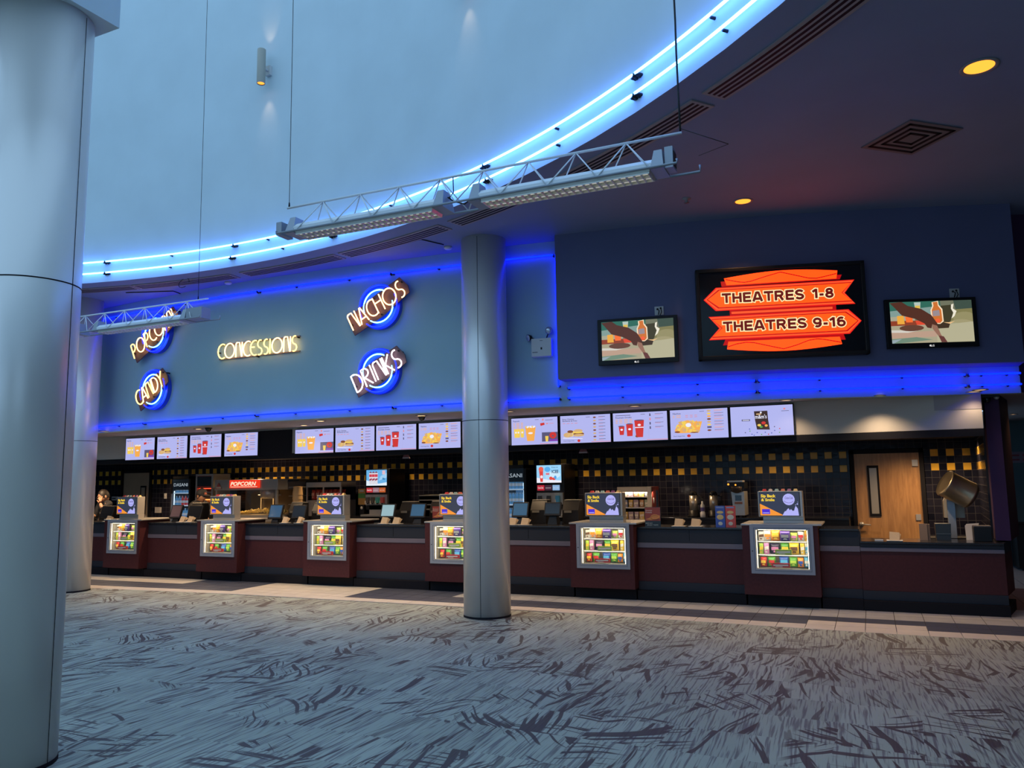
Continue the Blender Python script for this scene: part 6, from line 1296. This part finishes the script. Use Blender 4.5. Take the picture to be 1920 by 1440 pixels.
def person(label, loc, rz, hs, skin, arms, headc, fdir, tilt, glasses, cap, lean=0.):
    t = thing('person', label, 'person', loc, rz)
    # continuous body: pelvis, spine, neck, arms, legs
    nz = headc[2]-.13*hs; V_ = [(0, 0, .88), (0, -.01, 1.06), (0, lean*.5-.01, 1.24), (0, lean*.8, 1.34), (headc[0]*.6, lean+.01, nz+.0)]; Rr = [(.15, .11), (.14, .10), (.165, .11), (.09, .075), (.052, .055)]; E_ = [(0, 1), (1, 2), (2, 3), (3, 4)]
    V_.append((headc[0]*.95, lean+(headc[1]-lean)*.7, nz+.07)); Rr.append(.052); E_.append((4, 5))
    for s in (-1, 1):
        k = len(V_); V_ += [(s*.10, 0, .80), (s*.11, -.01, .46), (s*.11, .02, .09), (s*.12, -.12, .04)]; Rr += [.095, .065, .042, (.04, .03)]; E_ += [(0, k), (k, k+1), (k+1, k+2), (k+2, k+3)]
    wr = []
    for arm in arms:
        k = len(V_); V_ += [Vector(p) for p in arm]; Rr += [.058, .046, .032]; E_ += [(3, k), (k, k+1), (k+1, k+2)]; wr.append(k+2)
    body = skin_mesh('body', [tuple(v) for v in V_], E_, Rr, skin, t)
    hb = MB(); M = head_mesh(hb, headc, hs, skin, fdir, tilt); hb.build('head', t)
    # clothing follows the same joints with a larger radius
    idx = [0, 1, 2, 3]; vs = [V_[i] for i in idx]; es = [(0, 1), (1, 2), (2, 3)]; rs = [(.165, .125), (.155, .115), (.18, .125), (.085, .08)]
    for a_, arm in enumerate(arms):
        k = len(vs); e1 = Vector(arm[1]); e2 = e1+(Vector(arm[2])-e1)*.22; vs += [Vector(arm[0]), e1, e2]; rs += [.070, .058, .054]; es += [(3, k), (k, k+1), (k+1, k+2)]
    skin_mesh('shirt', [tuple(v) for v in vs], es, rs, M_shirt, t)
    k0 = [0, 6, 7, 8, 10, 11, 12]; vs = [V_[i] for i in k0]; skin_mesh('trousers', [tuple(v) for v in vs], [(0, 1), (1, 2), (2, 3), (0, 4), (4, 5), (5, 6)], [(.165, .125), .108, .080, .060, .108, .080, .060], M_trou, t)
    for i, arm in enumerate(arms):
        d = Vector(arm[2])-Vector(arm[1]); hv, he, hr = hand_chains(arm[2], d if len(arm) < 4 else Vector(arm[3]), (0, -.3, 1), 1.12, .42); skin_mesh('hand', [tuple(v) for v in hv], he, hr, skin, t, sub=1)
    h = MB(); n, q_ = 26, 12; vs = []; fs = []
    for i in range(q_+1):
        a = -.30+(PI/2+.30)*i/q_
        for k in range(n):
            q = 2*PI*k/n; front = max(0, -math.sin(q)); lift = .62*front**1.5; aa = a+(PI/2-a)*lift*.85*(1-i/q_) if front > 0 else a
            rr = 1.10+.03*math.sin(k*2.7+i*1.9); vs.append((.074*rr*math.cos(aa)*math.cos(q), .098*rr*math.cos(aa)*math.sin(q)+.006, .120*rr*math.sin(aa)+.006))
    for i in range(q_):
        for k in range(n): fs.append((i*n+k, i*n+(k+1) % n, (i+1)*n+(k+1) % n, (i+1)*n+k))
    h.add(vs, fs, M_hair, True, M); h.build('hair', t)
    e = MB(); [e.ball((s*.030, -.083, .008), (.013, .006, .007), mat('eye white', (.6, .58, .55), .3), 10, M) for s in (-1, 1)]; [e.ball((s*.030, -.0885, .008), (.0055, .003, .0055), M_hair, 8, M) for s in (-1, 1)]; [e.tube([(s*.018, -.094, .030), (s*.032, -.094, .034), (s*.046, -.086, .028)], .0035, M_hair, 6, False, M) for s in (-1, 1)]; e.build('eyes', t)
    e = MB(); e.ball((0, -.099, -.055), (.022, .006, .006), mat('lips', (.36, .13, .10), .5), 10, M); e.build('mouth', t)
    if glasses:
        g = MB(); [g.tube([(s*.032+.024*math.cos(R(a)), -.104, .006+.019*math.sin(R(a))) for a in range(0, 360, 24)], .0035, M_plast, 6, True, M) for s in (-1, 1)]; g.tube([(-.01, -.106, .01), (.01, -.106, .01)], .003, M_plast, 6, False, M); [g.tube([(s*.056, -.104, .010), (s*.078, -.04, .010), (s*.080, .01, .004)], .003, M_plast, 6, False, M) for s in (-1, 1)]; g.build('glasses', t)
    if cap:
        g = MB(); g.lathe([(.088, .018), (.090, .05), (.080, .095), (.045, .128), (.001, .136)], M_shirt, n=26, M=M @ Matrix.Scale(1.0, 4)); pts = [(.078*math.cos(R(a)), -.04+.135*math.sin(R(a)), .030) for a in range(180, 361, 15)]; g.prism(pts, (0, 0, .007), M_shirt, M=M); g.build('cap', t); g = MB(); g.prism([(-.03, -.089, .045), (.03, -.089, .045), (.025, -.080, .078), (-.025, -.080, .078)], (0, -.006, 0), mat('cap badge', (.40, .10, .06), .5), M=M); g.build('badge', t)
    return t
Yp = 12.05; p = onY(200, 931, Yp); hs = 1.12
person('person with dark hair and glasses resting a hand on the cheek, black shirt', (p.x, Yp, 0), R(-8), hs, M_skin, [[(-.19, -.02, 1.31), (-.24, -.10, 1.06), (-.12, -.26, 1.05)], [(.19, -.02, 1.31), (.22, -.22, 1.22), (.13, -.21, p.z-.13), (-.35, .15, 1)]], (0, -.07, p.z), R(-8), R(14), True, False, -.04)
Yp = 12.25; p = onY(374, 930, Yp)
person('person in a dark cap turned sideways behind the registers, black shirt', (p.x, Yp, 0), R(85), 1.12, M_skin2, [[(-.19, -.0, 1.28), (-.23, -.08, 1.02), (-.15, -.30, 1.02)], [(.19, -.0, 1.28), (.24, -.06, 1.02), (.14, -.30, 1.04)]], (0, -.06, p.z), R(5), R(10), False, True, -.03)
